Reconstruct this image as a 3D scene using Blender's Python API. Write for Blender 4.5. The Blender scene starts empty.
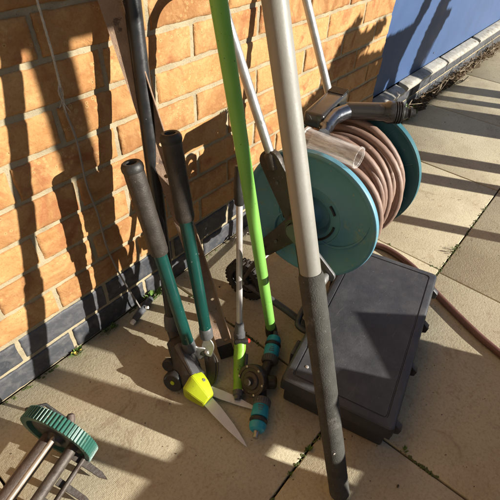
import bpy, bmesh, math, random
from mathutils import Vector, Matrix, noise
R_ = math.radians
random.seed(7)
S = bpy.context.scene
COL = S.collection
V = Vector

# ------------------------------------------------------------------ camera
cam_d = bpy.data.cameras.new('camera'); cam = bpy.data.objects.new('camera', cam_d); COL.objects.link(cam)
S.camera = cam
yaw, pitch, roll, foc = 0.906944, 0.740088, 0.0509342, 431.85
F = V((math.sin(yaw)*math.cos(pitch), math.cos(yaw)*math.cos(pitch), -math.sin(pitch)))
r0 = F.cross(V((0, 0, 1))).normalized(); u0 = r0.cross(F)
rr = math.cos(roll)*r0 + math.sin(roll)*u0
uu = -math.sin(roll)*r0 + math.cos(roll)*u0
M = Matrix((rr, uu, -F)).transposed().to_4x4(); M.translation = V((-0.454925, -0.714104, 0.935046))
cam.matrix_world = M
cam_d.sensor_width = 36; cam_d.lens = foc/500*36; cam_d.clip_start = 0.02; cam_d.clip_end = 500

# ------------------------------------------------------------------ light
K_, M_ = 0.44, 0.40                       # direction to the sun is (K_, -1, M_)
sun_dir = V((K_, -1, M_)).normalized()
elev = math.asin(sun_dir.z); azim = math.atan2(sun_dir.x, sun_dir.y)
w = bpy.data.worlds.new('World'); S.world = w; w.use_nodes = True
nt = w.node_tree; nt.nodes.clear()
sky = nt.nodes.new('ShaderNodeTexSky'); sky.sky_type = 'NISHITA'; sky.sun_disc = False
sky.sun_elevation = elev; sky.sun_rotation = azim
sky.air_density = 0.7; sky.dust_density = 0.25; sky.ozone_density = 1.0
bg = nt.nodes.new('ShaderNodeBackground'); bg.inputs[1].default_value = 0.05
wo = nt.nodes.new('ShaderNodeOutputWorld')
nt.links.new(sky.outputs[0], bg.inputs[0]); nt.links.new(bg.outputs[0], wo.inputs[0])
sd = bpy.data.lights.new('sun', 'SUN'); sd.energy = 5.0; sd.angle = R_(0.45); sd.color = (1, 0.945, 0.85)
so = bpy.data.objects.new('sun', sd); COL.objects.link(so)
so.rotation_euler = sun_dir.to_track_quat('Z', 'Y').to_euler(); so.location = sun_dir*10
S.view_settings.view_transform = 'Standard'; S.view_settings.look = 'None'
S.view_settings.gamma = 1; S.view_settings.use_curve_mapping = False
S.view_settings.exposure = 1.05

# ------------------------------------------------------------------ materials
def nodes(name):
    m = bpy.data.materials.new(name); m.use_nodes = True
    t = m.node_tree; b = t.nodes['Principled BSDF']
    return m, t, b
def N(t, kind, **kw):
    n = t.nodes.new(kind)
    for k, v in kw.items():
        if k.startswith('i_'): n.inputs[k[2:].replace('_', ' ')].default_value = v
        else: setattr(n, k, v)
    return n
def L(t, a, b): t.links.new(a, b)
def ramp(t, fac, stops):
    r = t.nodes.new('ShaderNodeValToRGB'); e = r.color_ramp.elements
    while len(e) < len(stops): e.new(0.5)
    for i, (p, c) in enumerate(stops):
        e[i].position = p; e[i].color = (c[0], c[1], c[2], 1) if hasattr(c, '__len__') else (c, c, c, 1)
    L(t, fac, r.inputs[0]); return r
def mix(t, fac, a, b, mode='MIX'):
    n = t.nodes.new('ShaderNodeMix'); n.data_type = 'RGBA'; n.blend_type = mode
    for k, v in ((0, fac), (6, a), (7, b)):
        if hasattr(v, 'links'): L(t, v, n.inputs[k])
        elif k == 0: n.inputs[0].default_value = v
        else: n.inputs[k].default_value = (v[0], v[1], v[2], 1)
    return n.outputs[2]
def noise_n(t, scale, detail=4, rough=.55, dist=0, co=None):
    n = N(t, 'ShaderNodeTexNoise', i_Scale=scale, i_Detail=detail, i_Roughness=rough, i_Distortion=dist)
    if co is not None: L(t, co, n.inputs['Vector'])
    return n
def geo(t): return t.nodes.new('ShaderNodeTexCoord').outputs['Object']

def mat(name, c1, c2=None, scale=20, rough=.5, metal=0, bump=0, bscale=200, specks=None, sscale=300, samt=.62,
        rough2=None, spec=.5, wear=None, wscale=60, wth=.66, coat=0):
    m, t, b = nodes(name)
    co = geo(t)
    c2 = c2 or tuple(x*.75 for x in c1)
    n1 = noise_n(t, scale, 5, .6, 0, co)
    col = ramp(t, n1.outputs[0], [(.35, c1), (.68, c2)]).outputs[0]
    if wear:
        n2 = noise_n(t, wscale, 6, .7, .3, co)
        f = ramp(t, n2.outputs[0], [(wth, 0), (wth+.05, 1)]).outputs[0]
        col = mix(t, f, col, wear)
    if specks:
        n3 = noise_n(t, sscale, 2, .5, 0, co)
        f = ramp(t, n3.outputs[0], [(samt, 0), (samt+.04, 1)]).outputs[0]
        col = mix(t, f, col, specks)
    L(t, col, b.inputs['Base Color'])
    if rough2 is not None:
        n4 = noise_n(t, scale*2.3, 5, .65, 0, co)
        L(t, ramp(t, n4.outputs[0], [(.35, rough), (.7, rough2)]).outputs[0], b.inputs['Roughness'])
    else: b.inputs['Roughness'].default_value = rough
    b.inputs['Metallic'].default_value = metal
    b.inputs['Specular IOR Level'].default_value = spec
    b.inputs['Coat Weight'].default_value = coat
    if bump:
        n5 = noise_n(t, bscale, 5, .6, 0, co)
        bm_ = N(t, 'ShaderNodeBump', i_Strength=bump, i_Distance=.002)
        L(t, n5.outputs[0], bm_.inputs['Height']); L(t, bm_.outputs[0], b.inputs['Normal'])
    return m

def brick_mat(name, dark=False):
    m, t, b = nodes(name); co = geo(t)
    at = N(t, 'ShaderNodeAttribute', attribute_name='rnd')
    sep = N(t, 'ShaderNodeSeparateColor'); L(t, at.outputs[0], sep.inputs[0])
    if dark:
        base = ramp(t, sep.outputs[0], [(0, (.030, .034, .042)), (1, (.055, .058, .066))]).outputs[0]
        n1 = noise_n(t, 35, 6, .7, .4, co)
        col = mix(t, ramp(t, n1.outputs[0], [(.45, 0), (.75, .75)]).outputs[0], base, (.13, .125, .12))
        b.inputs['Roughness'].default_value = .6
    else:
        base = ramp(t, sep.outputs[0], [(0, (.27, .125, .045)), (.35, (.39, .195, .070)), (.7, (.45, .245, .095)), (1, (.33, .145, .050))]).outputs[0]
        n1 = noise_n(t, 14, 6, .65, .8, co)
        col = mix(t, ramp(t, n1.outputs[0], [(.38, 0), (.7, .85)]).outputs[0], base, (.52, .31, .13))
        n2 = noise_n(t, 9, 5, .6, 1.2, co)
        redf = ramp(t, n2.outputs[0], [(.56, 0), (.70, .8)]).outputs[0]
        col = mix(t, redf, col, (.27, .085, .035))
        nf = noise_n(t, 150, 6, .75, 0, co)
        col = mix(t, ramp(t, nf.outputs[0], [(.30, .55), (.50, 0)]).outputs[0], col, (.22, .095, .035))
        # yellowish rings and pits
        vo = N(t, 'ShaderNodeTexVoronoi', feature='F1', i_Scale=95.0, i_Randomness=1.0); L(t, co, vo.inputs['Vector'])
        ring = ramp(t, vo.outputs['Distance'], [(.05, 0), (.15, .38), (.22, .38), (.38, 0)]).outputs[0]
        nm = noise_n(t, 13, 2, .5, 0, co)
        gate = ramp(t, nm.outputs[0], [(.49, 0), (.56, 1)]).outputs[0]
        mm = N(t, 'ShaderNodeMath', operation='MULTIPLY'); L(t, ring, mm.inputs[0]); L(t, gate, mm.inputs[1])
        col = mix(t, mm.outputs[0], col, (.54, .37, .16))
        pit = ramp(t, vo.outputs['Distance'], [(.03, .8), (.12, 0)]).outputs[0]
        mp = N(t, 'ShaderNodeMath', operation='MULTIPLY'); L(t, pit, mp.inputs[0]); L(t, gate, mp.inputs[1])
        col = mix(t, mp.outputs[0], col, (.16, .06, .02))
        # dirty marks
        nd = noise_n(t, 30, 6, .75, 0, co)
        col = mix(t, ramp(t, nd.outputs[0], [(.62, 0), (.72, .6)]).outputs[0], col, (.23, .12, .06))
        b.inputs['Roughness'].default_value = .88
        b.inputs['Specular IOR Level'].default_value = .25
    L(t, col, b.inputs['Base Color'])
    a = noise_n(t, 420, 5, .7, 0, co); c = noise_n(t, 45, 5, .6, 1.0, co)
    ad = N(t, 'ShaderNodeMath', operation='MULTIPLY_ADD'); L(t, a.outputs[0], ad.inputs[0]); ad.inputs[1].default_value = .22; L(t, c.outputs[0], ad.inputs[2])
    if not dark:
        sb = N(t, 'ShaderNodeMath', operation='MULTIPLY_ADD'); L(t, mp.outputs[0], sb.inputs[0]); sb.inputs[1].default_value = -.5; L(t, ad.outputs[0], sb.inputs[2]); ad = sb
    bp = N(t, 'ShaderNodeBump', i_Strength=.65 if not dark else .4, i_Distance=.005)
    L(t, ad.outputs[0], bp.inputs['Height']); L(t, bp.outputs[0], b.inputs['Normal'])
    return m

def paving_mat():
    m, t, b = nodes('paving'); co = geo(t)
    at = N(t, 'ShaderNodeAttribute', attribute_name='rnd')
    sep = N(t, 'ShaderNodeSeparateColor'); L(t, at.outputs[0], sep.inputs[0])
    base = ramp(t, sep.outputs[0], [(0, (.475, .425, .295)), (.5, (.53, .475, .33)), (1, (.45, .405, .285))]).outputs[0]
    n1 = noise_n(t, 4.5, 7, .65, .5, co)
    col = mix(t, ramp(t, n1.outputs[0], [(.42, 0), (.70, .75)]).outputs[0], base, (.34, .285, .19))
    n2 = noise_n(t, 160, 4, .7, 0, co)
    col = mix(t, ramp(t, n2.outputs[0], [(.30, .55), (.52, 0)]).outputs[0], col, (.25, .20, .14))
    n6 = noise_n(t, 520, 3, .7, 0, co)
    col = mix(t, ramp(t, n6.outputs[0], [(.56, 0), (.68, .45)]).outputs[0], col, (.62, .53, .38))
    n3 = noise_n(t, 55, 3, .6, 0, co)
    col = mix(t, ramp(t, n3.outputs[0], [(.70, 0), (.735, .85)]).outputs[0], col, (.09, .06, .04))
    n7 = noise_n(t, 11, 8, .75, 1.5, co)
    col = mix(t, ramp(t, n7.outputs[0], [(.56, 0), (.66, .5)]).outputs[0], col, (.24, .17, .105))
    L(t, col, b.inputs['Base Color']); b.inputs['Roughness'].default_value = .9; b.inputs['Specular IOR Level'].default_value = .2
    # pimpled surface of pressed slabs: tiny grid of bumps
    mp = N(t, 'ShaderNodeMapping'); L(t, co, mp.inputs[0]); mp.inputs['Rotation'].default_value = (0, 0, R_(45))
    sx = N(t, 'ShaderNodeSeparateXYZ'); L(t, mp.outputs[0], sx.inputs[0])
    def sn(o):
        k = N(t, 'ShaderNodeMath', operation='MULTIPLY'); L(t, o, k.inputs[0]); k.inputs[1].default_value = 1450
        s = N(t, 'ShaderNodeMath', operation='SINE'); L(t, k.outputs[0], s.inputs[0]); return s.outputs[0]
    pr = N(t, 'ShaderNodeMath', operation='MULTIPLY'); L(t, sn(sx.outputs[0]), pr.inputs[0]); L(t, sn(sx.outputs[1]), pr.inputs[1])
    ng = noise_n(t, 7, 3, .5, 0, co)
    gt = N(t, 'ShaderNodeMath', operation='MULTIPLY'); L(t, pr.outputs[0], gt.inputs[0]); L(t, ramp(t, ng.outputs[0], [(.42, 0.01), (.6, .07)]).outputs[0], gt.inputs[1])
    ad = N(t, 'ShaderNodeMath', operation='ADD'); L(t, gt.outputs[0], ad.inputs[0])
    n5 = noise_n(t, 190, 6, .7, 0, co); L(t, n5.outputs[0], ad.inputs[1])
    bp = N(t, 'ShaderNodeBump', i_Strength=.55, i_Distance=.0025)
    L(t, ad.outputs[0], bp.inputs['Height']); L(t, bp.outputs[0], b.inputs['Normal'])
    return m

MT = {}
MT['brick'] = brick_mat('orange_brick'); MT['blue_brick'] = brick_mat('engineering_brick', True)
MT['mortar'] = mat('mortar', (.37, .31, .20), (.25, .21, .135), 18, .95, bump=.8, bscale=260, specks=(.18, .15, .11), sscale=320, samt=.66, spec=.2)
MT['paving'] = paving_mat()
MT['soil'] = mat('soil', (.045, .032, .02), (.10, .075, .045), 60, .95, bump=1, bscale=200, spec=.1)
MT['door'] = mat('blue_paint', (.042, .088, .205), (.036, .076, .175), 5, .5, bump=.05, bscale=90, specks=(.20, .24, .34), sscale=170, samt=.72, rough2=.62)
MT['sill'] = mat('white_upvc', (.46, .44, .39), (.28, .26, .21), 30, .55, bump=.2, bscale=90, wear=(.20, .16, .11), wscale=35, wth=.58)
MT['green_paint'] = mat('lime_green_coating', (.19, .45, .085), (.15, .37, .065), 7, .34, bump=.05, bscale=120, specks=(.05, .12, .02), sscale=190, samt=.70, rough2=.45)
MT['white_pole'] = mat('dull_white_tube', (.255, .245, .215), (.185, .178, .155), 9, .42, bump=.12, bscale=220, specks=(.24, .21, .17), sscale=240, samt=.70, rough2=.6)
MT['grey_foam'] = mat('grey_foam', (.070, .068, .060), (.045, .043, .037), 40, .9, bump=.9, bscale=420, specks=(.13, .12, .11), sscale=260, samt=.69, spec=.25, wear=(.10, .096, .086), wscale=22, wth=.60)
MT['foam_brown'] = mat('worn_dark_foam', (.026, .021, .017), (.045, .036, .029), 45, .50, bump=.35, bscale=300, specks=(.09, .075, .06), sscale=240, samt=.69, spec=.45)
MT['black_gloss'] = mat('black_coated_steel', (.012, .013, .014), (.020, .020, .020), 20, .28, bump=.12, bscale=160, specks=(.20, .19, .17), sscale=150, samt=.73, rough2=.5)
MT['black_plastic'] = mat('black_plastic', (.014, .014, .014), (.028, .026, .023), 30, .42, bump=.2, bscale=200, specks=(.09, .08, .06), sscale=260, samt=.68, rough2=.6)
MT['grey_plastic'] = mat('dark_grey_plastic', (.060, .062, .066), (.085, .085, .085), 30, .5, bump=.2, bscale=200, specks=(.16, .15, .13), sscale=240, samt=.68)
MT['case'] = mat('black_case_plastic', (.050, .053, .062), (.092, .091, .088), 7, .36, bump=.35, bscale=520, wear=(.15, .145, .135), wscale=55, wth=.60, specks=(.28, .26, .22), sscale=210, samt=.70, rough2=.62, spec=.5)
MT['tube_green'] = mat('dark_green_enamel', (.004, .050, .040), (.003, .036, .030), 16, .28, specks=(.25, .28, .25), sscale=170, samt=.73, bump=.08, bscale=160, rough2=.4, coat=.2)
MT['rust'] = mat('rusty_steel', (.22, .150, .105), (.34, .225, .145), 26, .75, .1, bump=.8, bscale=240, wear=(.10, .065, .048), wscale=30, wth=.60, specks=(.40, .26, .14), sscale=160, samt=.70)
MT['rust_grey'] = mat('brown_steel', (.075, .058, .050), (.125, .095, .080), 34, .6, .4, bump=.6, bscale=240, wear=(.17, .13, .11), wscale=40, wth=.60, specks=(.04, .02, .015), sscale=120, samt=.70)
MT['steel'] = mat('worn_steel', (.50, .49, .46), (.32, .30, .27), 40, .35, .9, bump=.2, bscale=160, wear=(.22, .12, .07), wscale=40, wth=.62, rough2=.55)
MT['blade'] = mat('blade_steel', (.66, .69, .74), (.54, .57, .61), 25, .28, .25, bump=.06, bscale=160, wear=(.36, .33, .28), wscale=50, wth=.66, rough2=.42)
MT['alu'] = mat('dull_aluminium', (.46, .46, .45), (.34, .33, .32), 30, .34, .8, bump=.1, bscale=200, wear=(.20, .18, .16), wscale=50, wth=.62, rough2=.5)
MT['alu_bright'] = mat('bright_aluminium', (.62, .60, .58), (.45, .42, .40), 22, .38, .55, bump=.06, bscale=200, rough2=.5)
MT['lime'] = mat('lime_plastic', (.42, .50, .014), (.36, .44, .012), 22, .4, bump=.06, bscale=150, specks=(.20, .24, .04), sscale=220, samt=.71)
MT['lime_dull'] = mat('green_plastic', (.20, .40, .025), (.14, .28, .02), 40, .42, bump=.2, bscale=200, wear=(.05, .08, .02), wscale=60, wth=.62)
MT['red'] = mat('red_plastic', (.50, .02, .012), None, 30, .4)
MT['teal'] = mat('teal_plastic', (.105, .265, .345), (.075, .21, .285), 6, .42, bump=.12, bscale=120, wear=(.13, .24, .25), wscale=18, wth=.58, specks=(.26, .28, .24), sscale=150, samt=.70, rough2=.6)
MT['teal_shaded'] = mat('teal_plastic_shaded', (.028, .125, .15), (.020, .090, .115), 8, .45, bump=.1, bscale=120, specks=(.20, .22, .20), sscale=140, samt=.71)  # darker copy of teal: the inner side's shade is in the colour
MT['aqua'] = mat('aqua_plastic', (.02, .30, .40), (.018, .24, .32), 30, .4, bump=.15, bscale=160, wear=(.03, .14, .17), wscale=60, wth=.62)
MT['hose'] = mat('mauve_brown_hose', (.26, .170, .128), (.18, .112, .086), 14, .5, bump=.12, bscale=180, wear=(.40, .28, .22), wscale=24, wth=.60, specks=(.10, .06, .05), sscale=170, samt=.70, rough2=.6)
MT['hose_dark'] = mat('red_brown_hose', (.14, .065, .05), (.10, .045, .035), 14, .4, bump=.12, bscale=180, specks=(.25, .18, .14), sscale=170, samt=.70)
MT['rubber'] = mat('black_rubber', (.014, .014, .014), (.035, .030, .024), 40, .75, bump=.5, bscale=200, specks=(.13, .10, .07), sscale=150, samt=.66)
MT['brown_black'] = mat('muddy_black_plastic', (.030, .024, .018), (.055, .043, .032), 26, .5, bump=.3, bscale=170, specks=(.14, .11, .08), sscale=200, samt=.68)
MT['smoked'] = mat('smoky_brown_plastic', (.030, .026, .022), (.020, .018, .016), 18, .26, bump=.1, bscale=120, wear=(.06, .050, .040), wscale=40, wth=.62, rough2=.38, coat=.4)
MT['chrome'] = mat('dark_chrome', (.20, .21, .235), (.14, .145, .155), 16, .18, .95, bump=.05, bscale=80, rough2=.3)
MT['mower_green'] = mat('mower_green_plastic', (.022, .095, .072), (.028, .120, .090), 30, .42, bump=.2, bscale=140, wear=(.10, .22, .17), wscale=45, wth=.60, specks=(.20, .18, .12), sscale=150, samt=.70)
MT['bar'] = mat('weathered_bar', (.085, .070, .058), (.045, .036, .030), 30, .55, .3, bump=.6, bscale=150, wear=(.045, .03, .022), wscale=30, wth=.56)
MT['pale_bar'] = mat('pale_bar', (.36, .31, .25), (.22, .18, .14), 30, .45, .2, bump=.3, bscale=150)
MT['cable'] = mat('grey_cable', (.22, .20, .18), (.15, .14, .125), 30, .6)
MT['rope'] = mat('pale_cord', (.60, .56, .48), (.42, .38, .31), 120, .9, bump=1, bscale=500)
MT['plug'] = mat('slate_grey_plastic', (.055, .060, .070), (.075, .080, .088), 30, .55, bump=.2)
MT['white'] = mat('white_plastic', (.75, .72, .66), (.60, .56, .50), 60, .5, bump=.2)
MT['dead_leaf'] = mat('dead_leaf', (.11, .07, .038), (.22, .15, .08), 60, .85, bump=.4)
MT['twig'] = mat('dry_stalk', (.30, .24, .16), (.10, .07, .045), 50, .85, bump=.5)
MT['weed'] = mat('weed_green', (.06, .13, .02), (.13, .20, .04), 120, .6)
MT['moss'] = mat('moss', (.05, .075, .018), (.11, .13, .035), 160, .95, bump=1)
MT['yellow'] = mat('yellow_petal', (.55, .42, .08), None, 60, .6)
MT['timber'] = mat('blocker_timber', (.26, .235, .20), (.18, .165, .14), 12, .8, bump=.4, bscale=60)
MT['jacket'] = mat('dark_cloth', (.03, .035, .05), (.02, .022, .03), 40, .9, bump=.4)

def case_mat():
    m, t, b = nodes('dusty_sheen_case_plastic'); co = geo(t)
    n1 = noise_n(t, 9, 7, .65, .6, co)
    base = ramp(t, n1.outputs[0], [(.3, (.016, .018, .024)), (.7, (.026, .028, .034))]).outputs[0]
    gm = N(t, 'ShaderNodeNewGeometry'); sx = N(t, 'ShaderNodeSeparateXYZ'); L(t, gm.outputs['True Normal'], sx.inputs[0])
    up = ramp(t, sx.outputs[2], [(.55, 0), (.97, 1)]).outputs[0]          # upward faces coloured lighter for settled dust and for sky sheen
    n2 = noise_n(t, 13, 10, .78, 0, co)
    dust = ramp(t, n2.outputs[0], [(.32, .18), (.50, .42), (.70, .80)]).outputs[0]
    mm = N(t, 'ShaderNodeMath', operation='MULTIPLY'); L(t, up, mm.inputs[0]); L(t, dust, mm.inputs[1])
    col = mix(t, mm.outputs[0], base, (.095, .096, .100))
    n3 = noise_n(t, 190, 3, .6, 0, co)
    col = mix(t, ramp(t, n3.outputs[0], [(.69, 0), (.73, .7)]).outputs[0], col, (.24, .22, .19))
    mp = N(t, 'ShaderNodeMapping'); L(t, co, mp.inputs[0]); mp.inputs['Rotation'].default_value = (0, 0, R_(38)); mp.inputs['Scale'].default_value = (1, 14, 1)
    n4 = noise_n(t, 16, 4, .6, 0, mp.outputs[0])
    sc = N(t, 'ShaderNodeMath', operation='MULTIPLY'); L(t, ramp(t, n4.outputs[0], [(.62, 0), (.70, .16)]).outputs[0], sc.inputs[0]); L(t, up, sc.inputs[1])
    col = mix(t, sc.outputs[0], col, (.20, .195, .185))
    L(t, col, b.inputs['Base Color'])
    L(t, ramp(t, n2.outputs[0], [(.35, .34), (.65, .55)]).outputs[0], b.inputs['Roughness'])
    n5 = noise_n(t, 620, 3, .6, 0, co); bp = N(t, 'ShaderNodeBump', i_Strength=.35, i_Distance=.0015)
    L(t, n5.outputs[0], bp.inputs['Height']); L(t, bp.outputs[0], b.inputs['Normal'])
    return m
MT['case'] = case_mat()

def clear_mat():
    m, t, b = nodes('scratched_clear_plastic'); co = geo(t)
    mp = N(t, 'ShaderNodeMapping'); L(t, co, mp.inputs[0]); mp.inputs['Scale'].default_value = (3.2, .35, 3.2)
    n = noise_n(t, 60, 6, .7, 0, mp.outputs[0])
    b.inputs['Base Color'].default_value = (.92, .90, .88, 1)
    L(t, ramp(t, n.outputs[0], [(.4, .12), (.7, .45)]).outputs[0], b.inputs['Roughness'])
    L(t, ramp(t, n.outputs[0], [(.42, .07), (.66, .42)]).outputs[0], b.inputs['Alpha'])
    b.inputs['Specular IOR Level'].default_value = .8
    return m
MT['clear'] = clear_mat()

# ------------------------------------------------------------------ mesh helpers
def tag(o, label=None, cat=None, group=None, kind=None):
    if label: o['label'] = label
    if cat: o['category'] = cat
    if group: o['group'] = group
    if kind: o['kind'] = kind
    return o
def thing(name, label, cat, loc, group=None):
    o = bpy.data.objects.new(name, None); COL.objects.link(o); o.location = loc
    o.empty_display_size = .05
    return tag(o, label, cat, group)
def wloc(o):
    v = V((0, 0, 0))
    while o: v += o.location; o = o.parent
    return v
def obj(name, bm, m, parent=None, smooth=True, loc=None, flat_ang=35, fix=True):
    """bm is in world coordinates; becomes one mesh object"""
    me = bpy.data.meshes.new(name)
    org = wloc(parent) if parent else (V(loc) if loc is not None else V((0, 0, 0)))
    bmesh.ops.translate(bm, verts=bm.verts, vec=-org)
    if fix: bmesh.ops.recalc_face_normals(bm, faces=bm.faces)
    bm.normal_update(); bm.to_mesh(me); bm.free()
    for x in (m if isinstance(m, (list, tuple)) else [m]): me.materials.append(x)
    if smooth:
        for p in me.polygons: p.use_smooth = True
        me.set_sharp_from_angle(angle=R_(flat_ang))
    o = bpy.data.objects.new(name, me); COL.objects.link(o)
    if parent: o.parent = parent
    else: o.location = org
    return o
def B(): return bmesh.new()
def frame(d):
    d = V(d).normalized(); a = V((0, 0, 1)) if abs(d.z) < .9 else V((1, 0, 0))
    x = a.cross(d).normalized(); return x, d.cross(x)
def tube(bm, pts, rad, n=20, cap=True, oval=1, mi=0):
    """sweep a circle along pts; rad a number or list"""
    pts = [V(q) for q in pts]; k = len(pts)
    rads = rad if isinstance(rad, (list, tuple)) else [rad]*k
    rings = []; x = None
    for i, q in enumerate(pts):
        d = (pts[min(i+1, k-1)]-pts[max(i-1, 0)])
        if d.length < 1e-9: d = V((0, 0, 1))
        d.normalize()
        if x is None: x, y = frame(d)
        else:
            x = (x - d*x.dot(d)).normalized(); y = d.cross(x)
        rings.append([bm.verts.new(q + rads[i]*(math.cos(2*math.pi*j/n)*x + oval*math.sin(2*math.pi*j/n)*y)) for j in range(n)])
    for a, b in zip(rings, rings[1:]):
        for j in range(n):
            f = bm.faces.new((a[j], a[(j+1) % n], b[(j+1) % n], b[j])); f.material_index = mi
    if cap:
        bm.faces.new(rings[0][::-1]).material_index = mi; bm.faces.new(rings[-1]).material_index = mi
    return rings
def lathe(bm, o, d, prof, n=48, a0=0, a1=2*math.pi, xref=None):
    """prof: (distance along d, radius) list"""
    o = V(o); d = V(d).normalized()
    if xref is None: x, y = frame(d)
    else: x = V(xref); x = (x-d*x.dot(d)).normalized(); y = d.cross(x)
    full = abs(a1-a0-2*math.pi) < 1e-6
    cnt = n if full else n+1
    rings = []
    for s, r in prof:
        if r < 1e-6: rings.append([bm.verts.new(o+d*s)])
        else: rings.append([bm.verts.new(o+d*s+r*(math.cos(a0+(a1-a0)*j/n)*x+math.sin(a0+(a1-a0)*j/n)*y)) for j in range(cnt)])
    for a, b in zip(rings, rings[1:]):
        for j in range(n):
            j2 = (j+1) % n if full else j+1
            if len(a) == 1 and len(b) == 1: continue
            if len(a) == 1: bm.faces.new((a[0], b[j2], b[j]))
            elif len(b) == 1: bm.faces.new((a[j], a[j2], b[0]))
            else: bm.faces.new((a[j], a[j2], b[j2], b[j]))
    bmesh.ops.recalc_face_normals(bm, faces=bm.faces)
def box(bm, c, ax, size, bev=0, seg=2, taper=None):
    """oriented box. ax = (x,y,z) axes, size full extents"""
    c = V(c); hx, hy, hz = [s/2 for s in size]
    vs = []
    for k in (-1, 1):
        tf = 1 if (taper is None or k < 0) else taper
        for j in (-1, 1):
            for i in (-1, 1):
                vs.append(bm.verts.new(c+ax[0]*hx*i*tf+ax[1]*hy*j*tf+ax[2]*hz*k))
    fs = [bm.faces.new([vs[i] for i in q]) for q in ((0, 2, 3, 1), (4, 5, 7, 6), (0, 1, 5, 4), (2, 6, 7, 3), (0, 4, 6, 2), (1, 3, 7, 5))]
    if bev:
        es = list({e for f in fs for e in f.edges})
        bmesh.ops.bevel(bm, geom=es, offset=bev, segments=seg, profile=.5, affect='EDGES')
    return fs
def axes(x, y=None):
    x = V(x).normalized()
    if y is None: y, z = frame(x)
    else:
        y = V(y); y = (y-x*y.dot(x)).normalized()
    z = x.cross(y); return (x, y, z)
def prism(bm, pts, thick, nrm, bev=0, seg=2):
    """closed outline pts extruded by thick along nrm (centred)"""
    nrm = V(nrm).normalized()
    a = [bm.verts.new(V(q)-nrm*thick/2) for q in pts]; b = [bm.verts.new(V(q)+nrm*thick/2) for q in pts]
    k = len(pts); fs = [bm.faces.new(a[::-1]), bm.faces.new(b)]
    fs += [bm.faces.new((a[i], a[(i+1) % k], b[(i+1) % k], b[i])) for i in range(k)]
    bmesh.ops.recalc_face_normals(bm, faces=fs)
    if bev: bmesh.ops.bevel(bm, geom=list({e for f in fs for e in f.edges}), offset=bev, segments=seg, profile=.5, affect='EDGES')
def lerp(a, b, f): return V(a)*(1-f)+V(b)*f
def seg(a, b, n=2): return [lerp(a, b, i/(n-1)) for i in range(n)]
def smooth_path(pts, n=8):
    pts = [V(q) for q in pts]; out = []
    P = [pts[0]*2-pts[1]]+pts+[pts[-1]*2-pts[-2]]
    for i in range(1, len(P)-2):
        for j in range(n):
            t = j/n; a, b, c, d = P[i-1], P[i], P[i+1], P[i+2]
            out.append(.5*((2*b)+(-a+c)*t+(2*a-5*b+4*c-d)*t*t+(-a+3*b-3*c+d)*t**3))
    out.append(pts[-1]); return out
X, Y, Z = V((1, 0, 0)), V((0, 1, 0)), V((0, 0, 1))

# ------------------------------------------------------------------ ground and paving
bm = B()
for (a, b, c, d) in ((-60, -60, 60, .6),):
    bm.faces.new([bm.verts.new(V(q)) for q in ((a, b, -.03), (c, b, -.03), (c, d, -.03), (a, d, -.03))])
tag(obj('ground', bm, MT['soil'], smooth=False), kind='structure')
bm = B(); lay = bm.loops.layers.color.new('rnd')
xs = [-4.075+.5975*i for i in range(-6, 22)]
xs = [.09+.5915*i for i in range(-12, 12)]
ys = [0.0, -.583, -1.18, -1.78, -2.38, -2.98]
j = .0045
for iy in range(len(ys)-1):
    for ix in range(len(xs)-1):
        off = -.012 if iy >= 1 else 0
        x0, x1 = xs[ix]+off+j/2+random.uniform(-.001, .001), xs[ix+1]+off-j/2+random.uniform(-.001, .001)
        y1, y0 = ys[iy]-j/2, ys[iy+1]+j/2
        if iy == 0: y1 = .002
        h = random.uniform(-.0012, .0012)
        n0 = len(bm.faces)
        fs = box(bm, ((x0+x1)/2, (y0+y1)/2, -.02+h/2), (X, Y, Z), (x1-x0, y1-y0, .04+h), .0022, 2)
        bm.faces.ensure_lookup_table(); v = random.random()
        for f in bm.faces[n0:]:
            for l in f.loops: l[lay] = (v, v, v, 1)
        for f in fs:
            if f.is_valid:
                for l in f.loops: l[lay] = (v, v, v, 1)
tag(obj('paving', bm, MT['paving'], flat_ang=50), kind='structure')

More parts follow.
